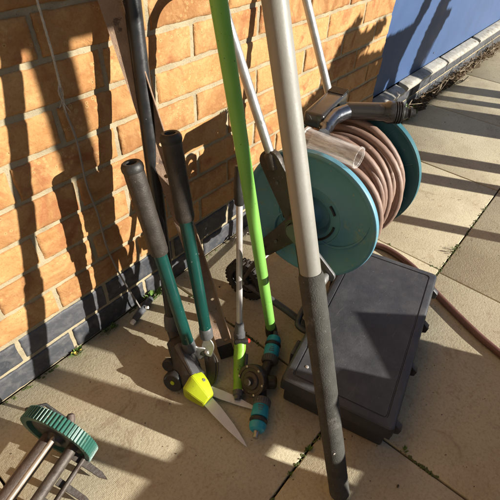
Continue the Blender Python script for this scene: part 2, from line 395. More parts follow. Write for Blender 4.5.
# ------------------------------------------------------------------ brick wall
wall = thing('brick_wall', 'orange brick house wall with two dark blue-grey brick courses at its foot', 'wall', (0, 0, 0))
def brick(bm, lay, x0, x1, z0, z1, mi, fine, depth=.1):
    nx, nz = (26, 9) if fine else (2, 2)
    rnd = random.random(); cx, cz = (x0+x1)/2, (z0+z1)/2
    face_off = random.uniform(-.0012, .0012); sd_ = random.uniform(0, 100)
    tilt = random.uniform(-.0010, .0010)
    def P(i, k):
        fx, fz = i/nx, k/nz
        # concentrate rows near the edges
        ex = .5-.5*math.cos(math.pi*fx); ez = .5-.5*math.cos(math.pi*fz)
        x = x0+(x1-x0)*ex; z = z0+(z1-z0)*ez
        if fine:
            e = min(x-x0, x1-x, z-z0, z1-z)
            wob = 1.7*noise.noise(V((x*34+sd_, z*34, 1.3)))+.9*noise.noise(V((x*130+sd_, z*130, 1.3)))
            wob2 = 1.5*noise.noise(V((x*34, z*34+sd_, 7.3)))+.9*noise.noise(V((x*130, z*130+sd_, 7.3)))
            if i in (0, nx): x += .0014*wob
            if k in (0, nz): z += .0014*wob2
            y = .0035*max(0, 1-e/.0045)**2
            y += .0013*noise.noise(V((x*22+sd_, z*22, 4)))+.0007*noise.noise(V((x*90+sd_, z*90, 4)))
            cr = noise.noise(V((x*9+sd_*3, z*30, 2)))
            if abs(cr) < .035: y += .0016
        else: y = .001 if (i in (0, nx) or k in (0, nz)) else 0
        return V((x, face_off+y+tilt*(2*fx-1), z))
    g = [[bm.verts.new(P(i, k)) for i in range(nx+1)] for k in range(nz+1)]
    fs = []
    for k in range(nz):
        for i in range(nx): fs.append(bm.faces.new((g[k][i], g[k][i+1], g[k+1][i+1], g[k+1][i])))
    rim = g[0][:]+[g[k][nx] for k in range(1, nz+1)]+g[nz][:nx][::-1]+[g[k][0] for k in range(nz-1, 0, -1)]
    back = [bm.verts.new(V((v.co.x, depth, v.co.z))) for v in rim]
    m_ = len(rim)
    for i in range(m_): fs.append(bm.faces.new((rim[(i+1) % m_], rim[i], back[i], back[(i+1) % m_])))
    for f in fs:
        f.material_index = mi
        for l in f.loops: l[lay] = (rnd, rnd, rnd, 1)
bm = B(); lay = bm.loops.layers.color.new('rnd')
DX0, DX1, DZ0 = 1.238, 3.06, .172          # door opening
HJ = .005
for c in range(0, 34):
    z0, z1 = c*.075+HJ, (c+1)*.075-HJ
    u = -24 if c % 2 == 0 else -25
    while u*.1125 < 4.6:
        x0, x1 = u*.1125+HJ, (u+2)*.1125-HJ; u += 2
        if c*.075 >= .149 and c < 29:
            if x0 > DX0-.03 and x1 < DX1+.03: continue
            if x0 < DX0 < x1: x1 = DX0
            if x0 < DX1 < x1: x0 = DX1
            if x1-x0 < .02: continue
        brick(bm, lay, x0, x1, z0, z1, 1 if c < 2 else 0, c < 15 and -.9 < x0 < 2.6)
obj('brickwork', bm, [MT['brick'], MT['blue_brick']], wall, flat_ang=60, fix=False)
bm = B()
def quadgrid(x0, x1, z0, z1, st):
    nx, nz = max(1, int((x1-x0)/st)), max(1, int((z1-z0)/st))
    g = [[bm.verts.new(V((x0+(x1-x0)*i/nx, .0045+.0012*noise.noise(V((i*.9, k*.9, x0))), z0+(z1-z0)*k/nz))) for i in range(nx+1)] for k in range(nz+1)]
    for k in range(nz):
        for i in range(nx): bm.faces.new((g[k][i], g[k][i+1], g[k+1][i+1], g[k+1][i]))
quadgrid(-2.8, DX0-.001, 0, 1.1, .008); quadgrid(DX0+.001, DX1, 0, .150, .012); quadgrid(DX1+.001, 4.6, 0, 1.1, .03)
quadgrid(-2.8, DX0-.001, 1.1, 2.6, .1); quadgrid(DX1+.001, 4.6, 1.1, 2.6, .1); quadgrid(DX0, DX1, 2.175, 2.6, .1)
obj('mortar', bm, MT['mortar'], wall, fix=False)

# ------------------------------------------------------------------ blue door with white sill
dr = thing('door', 'plain blue painted door beside the brick wall, above a worn white sill', 'door', (1.7, .02, .17))
bm = B(); box(bm, ((DX0+DX1)/2, .035, 1.18), (X, Y, Z), (DX1-DX0-.006, .03, 1.98), .003)
leaf = obj('door_leaf', bm, MT['door'], dr)
bm = B(); box(bm, ((DX0+DX1)/2, .06, 1.15), (X, Y, Z), (DX1-DX0-.002, .01, 2.0)); obj('backing', bm, MT['black_plastic'], dr)
for a, b, dz in ((1.245, 1.50, 0), (1.53, 2.0, .004), (2.03, 2.50, 0), (2.53, 3.055, .003)):
    bm = B(); pr = [(-.032, .158), (-.036, .172), (-.02, .180), (.018, .188), (.018, .150), (-.026, .150)]
    prism(bm, [V(((a+b)/2, q[0], q[1]+dz)) for q in pr], b-a, X, .002)
    obj('sill', bm, MT['sill'], dr)
for q in ((1.268, .235), (1.9, .235), (1.90, .8)):
    bm = B(); lathe(bm, (q[0], .0195, q[1]), -Y, [(0, .004), (.0015, .004), (.002, 0)], 12); obj('screw_head', bm, MT['grey_plastic'], dr)
bm = B(); box(bm, (1.37, -.004, .115), (X, Y, Z), (.25, .012, .055), .002); 
obj('skirting', bm, MT['sill'], dr)

# ------------------------------------------------------------------ hose reel trolley
C0 = V((.238, -.337, .34)); NN = V((.99296, .11852, 0)); EE = V((-.11852, .99296, 0))
def TP(s, e, z): return C0+NN*s+EE*e+Z*z
def WT(s, x, y, z=None): ...
tr = thing('hose_reel_trolley', 'teal two-flange hose reel on a silver-handled trolley with small black wheels', 'hose reel', (.30, -.26, 0))
# flanges
prof = [(.010, 0), (.010, .018), (.004, .020), (-.010, .030), (-.012, .044), (-.004, .050), (.002, .0525), (.003, .054), (.0025, .075), (.0045, .077), (.0045, .0795), (.0028, .082),
        (.004, .110), (.007, .144), (.0095, .1475), (.0125, .1515), (.0135, .156), (.0115, .160), (.006, .1615), (-.001, .1605), (-.0015, .155), (.002, .149), (-.002, .11), (-.004, .06), (-.016, .045), (-.016, 0)]
bm = B(); lathe(bm, C0, -NN, prof, 96); fl = obj('flange', bm, MT['teal'], tr, flat_ang=40)
# raised swoosh ribs on the flange and hub slots
def on_disc(r, a, h): return C0-NN*h+EE*(-r*math.cos(a))+Z*(r*math.sin(a))
for a0, a1 in ((-.95, .25), (1.6, 2.6), (3.4, 4.4)):
    pts = []
    for i in range(25):
        t = i/24; a = a0+(a1-a0)*t; r = .060+.083*t**.7
        pts.append(on_disc(r, a, .0035+.0035*(r-.05)/.1))
    bm = B(); tube(bm, pts, [.0008+.0026*math.sin(math.pi*i/24) for i in range(25)], 8)
    obj('raised_rib', bm, MT['teal'], fl)
for a0, a1, r in ((-1.7, -.05, .063), (.45, .8, .066), (2.0, 3.6, .066)):
    bm = B(); tube(bm, [on_disc(r, a0+(a1-a0)*i/20, .0040) for i in range(21)], .0044, 8, oval=.6)
    obj('ratchet_slot', bm, MT['black_plastic'], fl)
bk = C0+NN*.212+V((0, -.012, .022))
prof2 = [(-.004, 0), (-.004, .06), (-.002, .10), (-.002, .14), (-.004, .152), (-.010, .160), (-.010, .165), (.004, .166), (.008, .160), (.004, .15), (.004, 0)]
bm = B(); lathe(bm, bk, NN, prof2, 96); fl2 = obj('flange', bm, MT['teal_shaded'], tr)
fl2['label'] = 'far blue-green flange with its inner-side shade put into the colour'
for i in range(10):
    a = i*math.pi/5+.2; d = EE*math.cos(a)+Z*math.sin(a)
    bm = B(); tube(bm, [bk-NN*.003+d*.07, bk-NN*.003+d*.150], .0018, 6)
    obj('raised_rib', bm, MT['teal_shaded'], fl2)
bm = B(); lathe(bm, TP(.012, 0, 0), NN, [(0, 0), (0, .060), (.195, .060), (.195, 0)], 40); obj('drum', bm, MT['black_plastic'], tr)
# side brackets
def rounded_strip(a, b, r1, r2, k=10):
    """outline of a capsule in the (e,z) plane"""
    a, b = V(a), V(b); d = (b-a).normalized(); th = math.atan2(d.y, d.x); out = []
    for i in range(k+1): t = th+math.pi/2+math.pi*i/k; out.append((a.x+r1*math.cos(t), a.y+r1*math.sin(t)))
    for i in range(k+1): t = th-math.pi/2+math.pi*i/k; out.append((b.x+r2*math.cos(t), b.y+r2*math.sin(t)))
    return out
def bracket(s, sg, label=None):
    bm = B()
    for a, b, r1, r2, th, ds in (((.089, .125), (0, 0), .026, .034, .016, 0), ((0, 0), (.086, -.118), .030, .021, .014, .002), ((0, 0), (-.062, -.290), .022, .009, .012, -.002), ((.086, -.118), (.147, -.270), .006, .006, .008, 0)):
        prism(bm, [TP(s+ds, q[0], q[1]) for q in rounded_strip(a, b, r1, r2)], th, NN, .003)
    br = obj('side_bracket', bm, MT['brown_black'], tr)
    bm = B(); lathe(bm, TP(s, 0, 0), -NN*sg, [(0, .033), (.018, .032), (.026, .028), (.030, .027), (.030, .020), (.024, .018), (.024, .012), (.036, .011), (.038, 0)], 32)
    obj('hub_cap', bm, MT['brown_black'], br)
    for q in ((.066, .085), (.028, .05), (.055, -.075), (.086, -.112)):
        bm = B(); lathe(bm, TP(s-sg*.008, q[0], q[1]), -NN*sg, [(0, .0045), (.0022, .004), (.003, 0)], 10)
        obj('screw_head', bm, MT['grey_plastic'], br)
    bm = B(); lathe(bm, TP(s, .080, .112), TP(0, .1885, .342)-TP(0, .089, .132), [(0, 0), (0, .0150), (.030, .0145), (.034, .0125), (.036, .0100)], 24)
    obj('tube_socket', bm, MT['brown_black'], br)
    return br
bracket(-.036, 1); bracket(.262, -1)
# U-shaped handle tube
hp = [TP(-.036, .084, .122), TP(-.036, .089, .132), TP(-.036, .1885, .342), TP(-.036, .204, .376), TP(-.028, .221, .412), TP(.0, .231, .432), TP(.05, .233, .437), TP(.18, .233, .437), TP(.225, .231, .432), TP(.254, .221, .412), TP(.262, .204, .376), TP(.262, .1885, .342), TP(.262, .089, .132)]
path = seg(hp[0], hp[3], 4)+smooth_path(hp[3:11], 6)[1:]+seg(hp[10], hp[12], 4)[1:]
bm = B(); tube(bm, path, .0098, 20); obj('handle_tube', bm, MT['alu'], tr)
# wheels
def wheel(s, e, z, r, wd):
    c = TP(s, e, z-.34)
    bm = B(); pr = [(-wd/2+.004, r*.62), (-wd/2, r*.66), (-wd/2, r*.90), (-wd/2+.003, r*.97), (-wd/2+.007, r), (wd/2-.007, r), (wd/2-.003, r*.97), (wd/2, r*.90), (wd/2, r*.66), (wd/2-.004, r*.62)]
    lathe(bm, c, NN, pr, 72)
    for i in range(30):
        a = 2*math.pi*i/30; d = EE*math.cos(a)+Z*math.sin(a); tdir = -EE*math.sin(a)+Z*math.cos(a)
        for k in (-1, 1): box(bm, c+d*(r-.0005)+NN*k*wd*.23+tdir*.0022*k, (tdir, NN, d), (.0075, wd*.42, .005), .0008, 1)
    ty = obj('wheel', bm, MT['rubber'], tr)
    bm = B(); lathe(bm, c, -NN, [(-wd/2+.004, .012), (-wd/2+.006, r*.64), (wd/2-.012, r*.64), (wd/2-.006, r*.58), (wd/2-.010, r*.52), (wd/2-.012, .018), (wd/2-.002, .015), (wd/2, .010), (wd/2, 0)], 40)
    for i in range(6):
        a = math.pi*i/3+.3; d = EE*math.cos(a)+Z*math.sin(a)
        tube(bm, [c-NN*(wd/2-.011)+d*.014, c-NN*(wd/2-.010)+d*r*.55], .0035, 8)
    obj('wheel_hub', bm, MT['black_plastic'], ty)
    bm = B(); lathe(bm, c-NN*wd/2, -NN, [(0, .0055), (.004, .005), (.006, 0)], 16); obj('axle_end', bm, MT['steel'], ty)
wheel(-.022, .144, .063, .062, .034); wheel(.275, .144, .060, .059, .034)
bm = B(); tube(bm, [TP(-.04, .150, -.28), TP(.29, .150, -.28)], .0045, 12)
obj('axle', bm, MT['steel'], tr)
bm = B(); tube(bm, smooth_path([TP(-.030, .14, -.285), TP(-.034, .03, -.300), TP(-.034, -.030, -.316), TP(-.028, -.054, -.326), TP(.05, -.058, -.329), TP(.21, -.058, -.329), TP(.262, -.046, -.326), TP(.27, .03, -.31), TP(.27, .14, -.285)], 6), .0095, 16)
obj('foot_tube', bm, MT['grey_plastic'], tr)
# crank
bm = B()
a, b = V((-.004, .004)), V((-.098, -.070))
prism(bm, [TP(-.078, q[0], q[1]) for q in rounded_strip(a, b, .020, .015)], .008, NN, .002)
cr = obj('crank_arm', bm, MT['grey_plastic'], tr)
bm = B(); lathe(bm, TP(-.080, -.094, -.068), -NN, [(0, .006), (.006, .0075), (.012, .0105), (.045, .0115), (.052, .010), (.055, 0)], 24); obj('knob', bm, MT['alu'], cr)

# garden hose on the drum
bm = B(); pts = []
turns = [(.018, .113), (.033, .127), (.048, .114), (.063, .131), (.078, .116), (.094, .133), (.110, .119), (.126, .136), (.142, .122), (.158, .138), (.174, .130), (.191, .149)]
random.seed(11)
n = 44
for layer in range(2):
    for ti in range(len(turns)):
        s, r = turns[ti]
        s2, r2 = turns[min(ti+1, len(turns)-1)]
        if layer: s, r, s2, r2 = s+.010, r-.023, s2+.010, r2-.023; 
        for i in range(n):
            t = i/n; a = 2*math.pi*t
            f = max(0, (t-.8)/.2); f = f*f*(3-2*f)
            rr_ = r+(r2-r)*f+.009*math.sin(a*1+ti*1.9)+.004*math.sin(2*a+ti)
            ss = s+(s2-s)*f+.011*math.sin(a+ti*2.3+layer)+.003*math.sin(3*a+ti*1.1)
            ss = min(max(ss, .014), .196)
            a_ = -a-.4
            rr_ += .010*max(0, math.sin(-a_)) if not layer else 0
            pts.append(C0+NN*ss+(EE*math.cos(a_)+Z*math.sin(a_))*min(rr_, .149)+V((0, -.006*ss/.2, .012*ss/.2)))
    if layer == 0: pts0 = pts; pts = []
for P_ in (pts0, pts): tube(bm, P_, .0080, 14)
# loose tail going down behind the far flange
tag(obj('garden_hose', bm, MT['hose']), 'mauve-brown garden hose wound in loops between the two teal reel flanges', 'hose')

# spray gun lying on the reel
sg = thing('spray_gun', 'smoky brown plastic water gun with chrome neck lying across the top of the hose reel', 'spray gun', (.38, -.32, .50))
hd = axes(V((.175, .032, 0)), V((0, 0, 1)).cross(V((.175, .032, 0))))
hc = V((.372, -.262, .525))
bm = B(); box(bm, hc, hd, (.150, .046, .034), .007, 3)
head = obj('gun_body', bm, MT['smoked'], sg)
bm = B()
for i in range(6): box(bm, hc+hd[0]*(.050+i*.0062)+Z*.0175, hd, (.0032, .040, .005), .0012, 1)
obj('ribbed_panel', bm, MT['smoked'], head)
bm = B(); tube(bm, smooth_path([V((.285, -.314, .516)), V((.31, -.306, .523)), V((.35, -.300, .526)), V((.400, -.308, .526))], 6), [.012]*4+[.0155]*8+[.017]*6+[.018], 24)
obj('neck', bm, MT['chrome'], sg)

bd = V((.070, -.100, .004)).normalized(); b0 = V((.388, -.300, .527))
bm = B(); lathe(bm, b0, bd, [(0, 0), (0, .014), (.006, .0185), (.070, .0195), (.085, .0200), (.092, .0235), (.098, .0245), (.104, .024), (.104, 0)], 36)
obj('barrel', bm, MT['smoked'], sg)
bm = B(); p0 = b0+bd*.104; pr = [(0, .0225)]
for i in range(4): pr += [(.0005+i*.005, .0235), (.0030+i*.005, .0235), (.0035+i*.005, .0205), (.0050+i*.005, .0205)]
pr += [(.021, .016), (.024, .0125), (.030, .0125), (.031, .0095), (.035, .0095), (.036, .0125), (.041, .0125), (.042, .008), (.048, .008), (.049, 0)]
lathe(bm, p0, bd, pr, 32); obj('connector', bm, MT['black_plastic'], sg)

# clear tube
bm = B()
ca, cb = V((.262, -.285, .505)), V((.262, -.412, .507)); cd = (cb-ca).normalized(); ln = (cb-ca).length
lathe(bm, ca, cd, [(0, .0215), (0, .0225), (.004, .0225), (.006, .0205), (ln-.004, .0205), (ln-.003, .0222), (ln, .0222), (ln, .0190), (.004, .0190), (.002, .0215)], 40)
tag(obj('clear_tube', bm, MT['clear'], loc=(.262, -.35, .5)), 'short scratched clear plastic tube lying on the hose beside the near teal flange', 'plastic tube')

# ------------------------------------------------------------------ black tool case
case = thing('tool_case', 'dusty black plastic power tool case lying flat on the paving', 'tool case', (.25, -.53, 0))
an = R_(12.4); ex = V((math.cos(an), math.sin(an), 0)); ey = V((-math.sin(an), math.cos(an), 0)); O = V((.047, -.710, 0)); BL, BW = .507, .252
def K(x, y, z): return O+ex*x+ey*y+Z*z
CA = (ex, ey, Z)
bm = B(); box(bm, K(BL/2, BW/2, .034), CA, (BL-.020, BW-.020, .060), .006, 3); obj('case_base', bm, MT['case'], case)
bm = B(); box(bm, K(BL/2, BW/2, .063), CA, (BL-.004, BW-.004, .008), .003, 2); obj('seam_rim', bm, MT['case'], case)
# lid: rounded body with a grooved panel on top
bm = B()
def rrect(ins, z, rad, k=6):
    out = []; x0, x1, y0, y1 = ins, BL-ins, ins, BW-ins
    for cx, cy, a in ((x1-rad, y1-rad, 0), (x0+rad, y1-rad, 90), (x0+rad, y0+rad, 180), (x1-rad, y0+rad, 270)):
        for i in range(k+1):
            t = R_(a+90*i/k); out.append(K(cx+rad*math.cos(t), cy+rad*math.sin(t), z))
    return out
rings = [rrect(.0015, .067, .011), rrect(0, .0685, .012), rrect(.0015, .0925, .012), rrect(.0028, .0965, .011), rrect(.0055, .0990, .010), rrect(.0085, .1000, .009), rrect(.0205, .1004, .008),
         rrect(.0215, .0985, .008), rrect(.0235, .0985, .007), rrect(.0245, .1000, .007), rrect(.05, .1004, .006), rrect(.11, .1006, .006)]
vr = [[bm.verts.new(q) for q in r_] for r_ in rings]
for a, b in zip(vr, vr[1:]):
    for i in range(len(a)): bm.faces.new((a[i], a[(i+1) % len(a)], b[(i+1) % len(a)], b[i]))
bm.faces.new(vr[-1]); bm.faces.new(vr[0][::-1])
lid = obj('lid', bm, MT['case'], case, flat_ang=28)
bm = B(); lathe(bm, K(.118, .214, .1000), Z, [(0, .017), (.0016, .0165), (.0018, .0150), (.0006, .0145), (.0006, .012), (.0014, .0115), (.0014, 0)], 36); obj('emblem', bm, MT['case'], lid)
bm = B(); lathe(bm, K(.055, .2106, .1000), Z, [(0, .0042), (.001, .004), (.0018, .0025), (.002, 0)], 16); obj('rivet', bm, MT['alu_bright'], lid)
for x in (.030, .185, .325, .455):
    bm = B(); prism(bm, [K(x, .001, z) for z in (.056, .090)]+[K(x, -.013, .078), K(x, -.011, .062)], .016, ex, .0012)
    obj('hinge', bm, MT['case'], case)
for x in (.10, .38):
    bm = B(); box(bm, K(x, BW+.003, .064), CA, (.045, .010, .050), .003)
    obj('latch', bm, MT['case'], case)
bm = B(); tube(bm, smooth_path([K(.17, BW-.002, .066), K(.172, BW+.020, .068), K(.185, BW+.032, .070), K(.24, BW+.036, .070), K(.295, BW+.032, .070), K(.308, BW+.020, .068), K(.31, BW-.002, .066)], 5), .0075, 12)
obj('carry_handle', bm, MT['case'], case)

# ------------------------------------------------------------------ long poles
wp = thing('extension_pole', 'long dull white tubular pole with a grey foam grip at its foot, nearest the camera', 'pole', (-.085, -.684, 0))
a, b = V((-.085, -.684, .0)), V((-.001, -.377, .812)); d = (b-a).normalized()
top = a+d*((-.020-a.y)/d.y)
Lf = .512
bm = B(); tube(bm, [a+d*(Lf-.05)]+seg(a+d*Lf, top, 8), .0160, 32); obj('pole_tube', bm, MT['white_pole'], wp)
bm = B(); q = seg(a+d*.0065, a+d*Lf, 60)
rad = [.0196+.0004*noise.noise(V((0, 0, i*.7)))-(0.0035 if i == 0 else 0)-(.002 if i == 59 else 0) for i in range(60)]
tube(bm, q, rad, 40)
for v in bm.verts:
    nn = noise.noise(v.co*60)
    pr_ = v.co-a; ax_ = a+d*pr_.dot(d); v.co = ax_+(v.co-ax_)*(1+.018*nn)
obj('foam_grip', bm, MT['grey_foam'], wp, flat_ang=60)
bm = B(); lathe(bm, a+d*.150-V((.0140, .0132, 0)), V((-.5, -.75, .1)), [(0, .0040), (.0006, .0032), (.0009, 0)], 9)
obj('paint_spot', bm, MT['white'], wp)

gp = thing('broom_handle', 'bright lime green pole with a black end cap standing between the tools', 'pole', (.135, -.341, 0))
a, b = V((.135, -.341, .0)), V((.0228, -.265, .79)); d = (b-a).normalized(); top = a+d*((2.606-a.z)/d.z)
bm = B(); tube(bm, seg(a+d*.02, top, 8), .0127, 32); obj('pole_tube', bm, MT['green_paint'], gp)
bm = B(); lathe(bm, a+d*.003, d, [(0, 0), (0, .013), (.003, .0158), (.022, .0158), (.026, .0148), (.036, .0146), (.037, .0137)], 28); obj('end_cap', bm, MT['black_plastic'], gp)

# rusty strip
rs = thing('steel_angle', 'long rusty steel strip with bolt holes and a folded edge leaning behind the black pole', 'steel bar', (.009, -.305, 0))
a, b = V((.009, -.300, .0)), V((.016, -.026, .745)); d = (b-a).normalized(); top = a+d*((-.004-a.y)/d.y)
sx_ = V((.80, -.60, 0)); sx_ = (sx_-d*sx_.dot(d)).normalized(); sn_ = d.cross(sx_).normalized()
if sn_.y > 0: sn_ = -sn_
def strip_plate():
    bm = B(); Lg = (top-a).length; W_ = .036; hs = [(.055+i*.062, (-.004 if i % 2 else .007), .0042) for i in range(11)]
    # front face grid with true holes: build by columns around each hole
    import itertools
    rows = [0]; 
    for h in hs: rows += [h[0]-.011, h[0]+.011]
    rows.append(Lg)
    def P(x, s, y): return a+d*s+sx_*x+sn_*y
    hw = W_/2; T_ = .0016
    for y, flip in ((T_, False), (-T_, True)):
        for i in range(0, len(rows), 2):
            f = [bm.verts.new(P(x, s, y)) for x, s in ((-hw, rows[i]), (hw, rows[i]), (hw, rows[i+1]), (-hw, rows[i+1]))]
            bm.faces.new(f)
        for s0, hx, hr in hs:
            k = 16; sq = []; ci = []
            for i in range(k):
                t = 2*math.pi*i/k+math.pi/4; c_, s_ = math.cos(t), math.sin(t)
                mx = max(abs(c_), abs(s_)); sq.append(bm.verts.new(P(min(max(c_/mx*hw, -hw), hw), s0+s_/mx*.011, y)))
                ci.append(bm.verts.new(P(hx+hr*c_, s0+hr*s_, y)))
            for i in range(k): bm.faces.new((sq[i], sq[(i+1) % k], ci[(i+1) % k], ci[i]))
    for s0, hx, hr in hs:
        c1 = []; c2 = []
        for i in range(16):
            t = 2*math.pi*i/16; c1.append(bm.verts.new(P(hx+hr*math.cos(t), s0+hr*math.sin(t), T_))); c2.append(bm.verts.new(P(hx+hr*math.cos(t), s0+hr*math.sin(t), -T_)))
        for i in range(16): bm.faces.new((c1[i], c1[(i+1) % 16], c2[(i+1) % 16], c2[i]))
    for x in (-hw, hw): bm.faces.new([bm.verts.new(P(x, s, y)) for s, y in ((0, -T_), (Lg, -T_), (Lg, T_), (0, T_))])
    for s in (0, Lg): bm.faces.new([bm.verts.new(P(x, s, y)) for x, y in ((-hw, -T_), (hw, -T_), (hw, T_), (-hw, T_))])
    return bm
obj('plate', strip_plate(), MT['rust'], rs, smooth=False, fix=False)
bm = B(); box(bm, (a+top)/2+sx_*.0197+sn_*.006, (sx_, sn_, d), (.0032, .018, (top-a).length), .001, 1); obj('folded_edge', bm, MT['rust'], rs)
bm = B(); box(bm, a+d*.022+sn_*.0012, (sx_, sn_, d), (.040, .0052, .040), .001, 1); obj('end_plate', bm, MT['black_plastic'], rs)

# ------------------------------------------------------------------ long-handled edging shears (black pole, lime guard)
es = thing('edging_shears', 'long black-handled lawn shears with a lime yellow guard, two steel blades and little roller wheels', 'lawn shears', (-.1, -.25, 0))
kb, kt = V((-.052, -.170, .066)), V((.040, -.054, .755)); kd = (kt-kb).normalized()
bm = B(); tube(bm, seg(kb+kd*.02, kb+kd*((-.017-kb.y)/kd.y), 6), .0148, 32); obj('shaft', bm, MT['black_gloss'], es)
bm = B(); lathe(bm, kb, kd, [(-.006, .014), (0, .0195), (.008, .0205), (.030, .0195), (.040, .0180), (.044, .0150)], 32); obj('collar', bm, MT['grey_plastic'], es)
# head body as chained hull
hb = [V((-.050, -.168, .072)), V((-.066, -.200, .055)), V((-.086, -.240, .042)), V((-.100, -.275, .036)), V((-.106, -.300, .033))]
bm = B(); tube(bm, smooth_path(hb, 5), [.018]*5+[.027]*5+[.031]*5+[.029]*5+[.024], 20, oval=.62); obj('gear_housing', bm, MT['black_plastic'], es)
bm = B()
def loft(bm, rings):
    vr = [[bm.verts.new(V(q)) for q in r_] for r_ in rings]; k = len(vr[0])
    for a_, b_ in zip(vr, vr[1:]):
        for i in range(k): bm.faces.new((a_[i], a_[(i+1) % k], b_[(i+1) % k], b_[i]))
    bm.faces.new(vr[0][::-1]); bm.faces.new(vr[-1])
# housing: wide wedge under the plate, four stations from the collar to the guard
def station(l, c, r, zb): # left edge, ridge, right edge, bottom height
    l, c, r = V(l), V(c), V(r)
    return [l, lerp(l, c, .55)+Z*.004, c, lerp(r, c, .55)+Z*.003, r, V((r.x, r.y, zb+.006)), lerp(r, l, .5)+Z*(zb-lerp(r, l, .5).z), V((l.x, l.y, zb+.006))]
loft(bm, [station((-.094, -.206, .060), (-.080, -.212, .070), (-.062, -.214, .060), .030), station((-.112, -.232, .052), (-.094, -.240, .068), (-.068, -.244, .054), .018),
          station((-.128, -.262, .046), (-.106, -.272, .064), (-.076, -.278, .050), .012), station((-.138, -.298, .042), (-.114, -.299, .060), (-.088, -.304, .046), .010), station((-.136, -.306, .038), (-.114, -.306, .055), (-.089, -.309, .042), .011)])
bmesh.ops.bevel(bm, geom=bm.edges[:], offset=.0022, segments=2, affect='EDGES')
obj('head_cover', bm, MT['black_plastic'], es, flat_ang=30)
bm = B(); loft(bm, [[(-.0905, -.214, .0685), (-.080, -.216, .0735), (-.070, -.217, .0675), (-.078, -.215, .0640)], [(-.1005, -.245, .0665), (-.092, -.248, .0715), (-.077, -.250, .0640), (-.090, -.247, .0600)],
          [(-.1150, -.296, .0590), (-.110, -.297, .0645), (-.090, -.302, .0530), (-.105, -.299, .0500)]])
bmesh.ops.bevel(bm, geom=bm.edges[:], offset=.0012, segments=2, affect='EDGES')
obj('top_plate', bm, MT['grey_plastic'], es, flat_ang=30)
# lime guard: tapering box with a ridge line, squared-off ends
bm = B()
def gst(l, c, r, zb, f=1.0):
    l, c, r = V(l), V(c), V(r)
    return [l, lerp(l, c, .8)+Z*.0005, c, lerp(r, c, .6)+Z*.001, r, V((r.x, r.y, zb)), V((l.x, l.y, zb))]
loft(bm, [gst((-.1420, -.297, .044), (-.115, -.297, .0640), (-.0870, -.301, .050), .012), gst((-.1425, -.305, .046), (-.116, -.306, .0650), (-.0865, -.309, .050), .010),
          gst((-.1400, -.322, .042), (-.117, -.324, .0570), (-.0905, -.328, .045), .010), gst((-.1355, -.342, .034), (-.1175, -.344, .0460), (-.0970, -.345, .038), .011),
          gst((-.1330, -.353, .030), (-.1180, -.355, .0390), (-.1010, -.353, .033), .012)])
bmesh.ops.bevel(bm, geom=bm.edges[:], offset=.0014, segments=2, affect='EDGES')
obj('guard', bm, MT['lime'], es, flat_ang=30)
bm = B(); lathe(bm, V((-.099, -.322, .0525)), V((.25, -.25, .9)), [(-.003, .0045), (0, .0045), (.001, .0038), (.0012, 0)], 6); obj('guard_screw', bm, MT['steel'], es)
def blade(base, tip, w0, z):
    base, tip = V(base), V(tip); dd = (tip-base).normalized(); sd_ = dd.cross(Z).normalized()
    pts = []
    Lb = (tip-base).length
    outl = [(-.01, -.5), (.25, -.52), (.6, -.40), (.9, -.16), (1.0, 0), (.92, .10), (.6, .30), (.25, .42), (-.01, .45)]
    bm = B(); prism(bm, [base+dd*Lb*f+sd_*w0*g_ for f, g_ in outl], .0026, Z, .0006, 1)
    return obj('blade', bm, MT['blade'], es)
blade((-.118, -.348, .019), (-.134, -.482, .007), .027, .016)
blade((-.094, -.335, .013), (-.052, -.452, .006), .024, .012)
# roller wheels
wa = V((-.90, -.30, .32)).normalized()
for c_, r_, w_ in (((-.137, -.262, .030), .0245, .020), ((-.117, -.224, .034), .0165, .016)):
    c_ = V(c_); bm = B(); wd_ = w_/2
    lathe(bm, c_, wa, [(-wd_, 0), (-wd_, r_*.8), (-wd_+.002, r_*.95), (-wd_+.004, r_), (wd_-.004, r_), (wd_-.001, r_*.94), (wd_, r_*.86), (wd_-.001, r_*.74), (wd_-.002, r_*.3), (wd_-.002, 0)], 40)
    o_ = obj('roller_wheel', bm, MT['black_plastic'], es)
    if r_ > .02:
        bm = B(); lathe(bm, c_+wa*(wd_-.002), wa, [(0, .0052), (.0015, .005), (.002, 0)], 20); obj('centre_plug', bm, MT['lime'], o_)
bm = B(); tube(bm, [V((-.137, -.262, .030)), V((-.09, -.245, .034))], .006, 12); tube(bm, [V((-.117, -.224, .034)), V((-.08, -.215, .040))], .006, 12); obj('axle', bm, MT['black_plastic'], es)

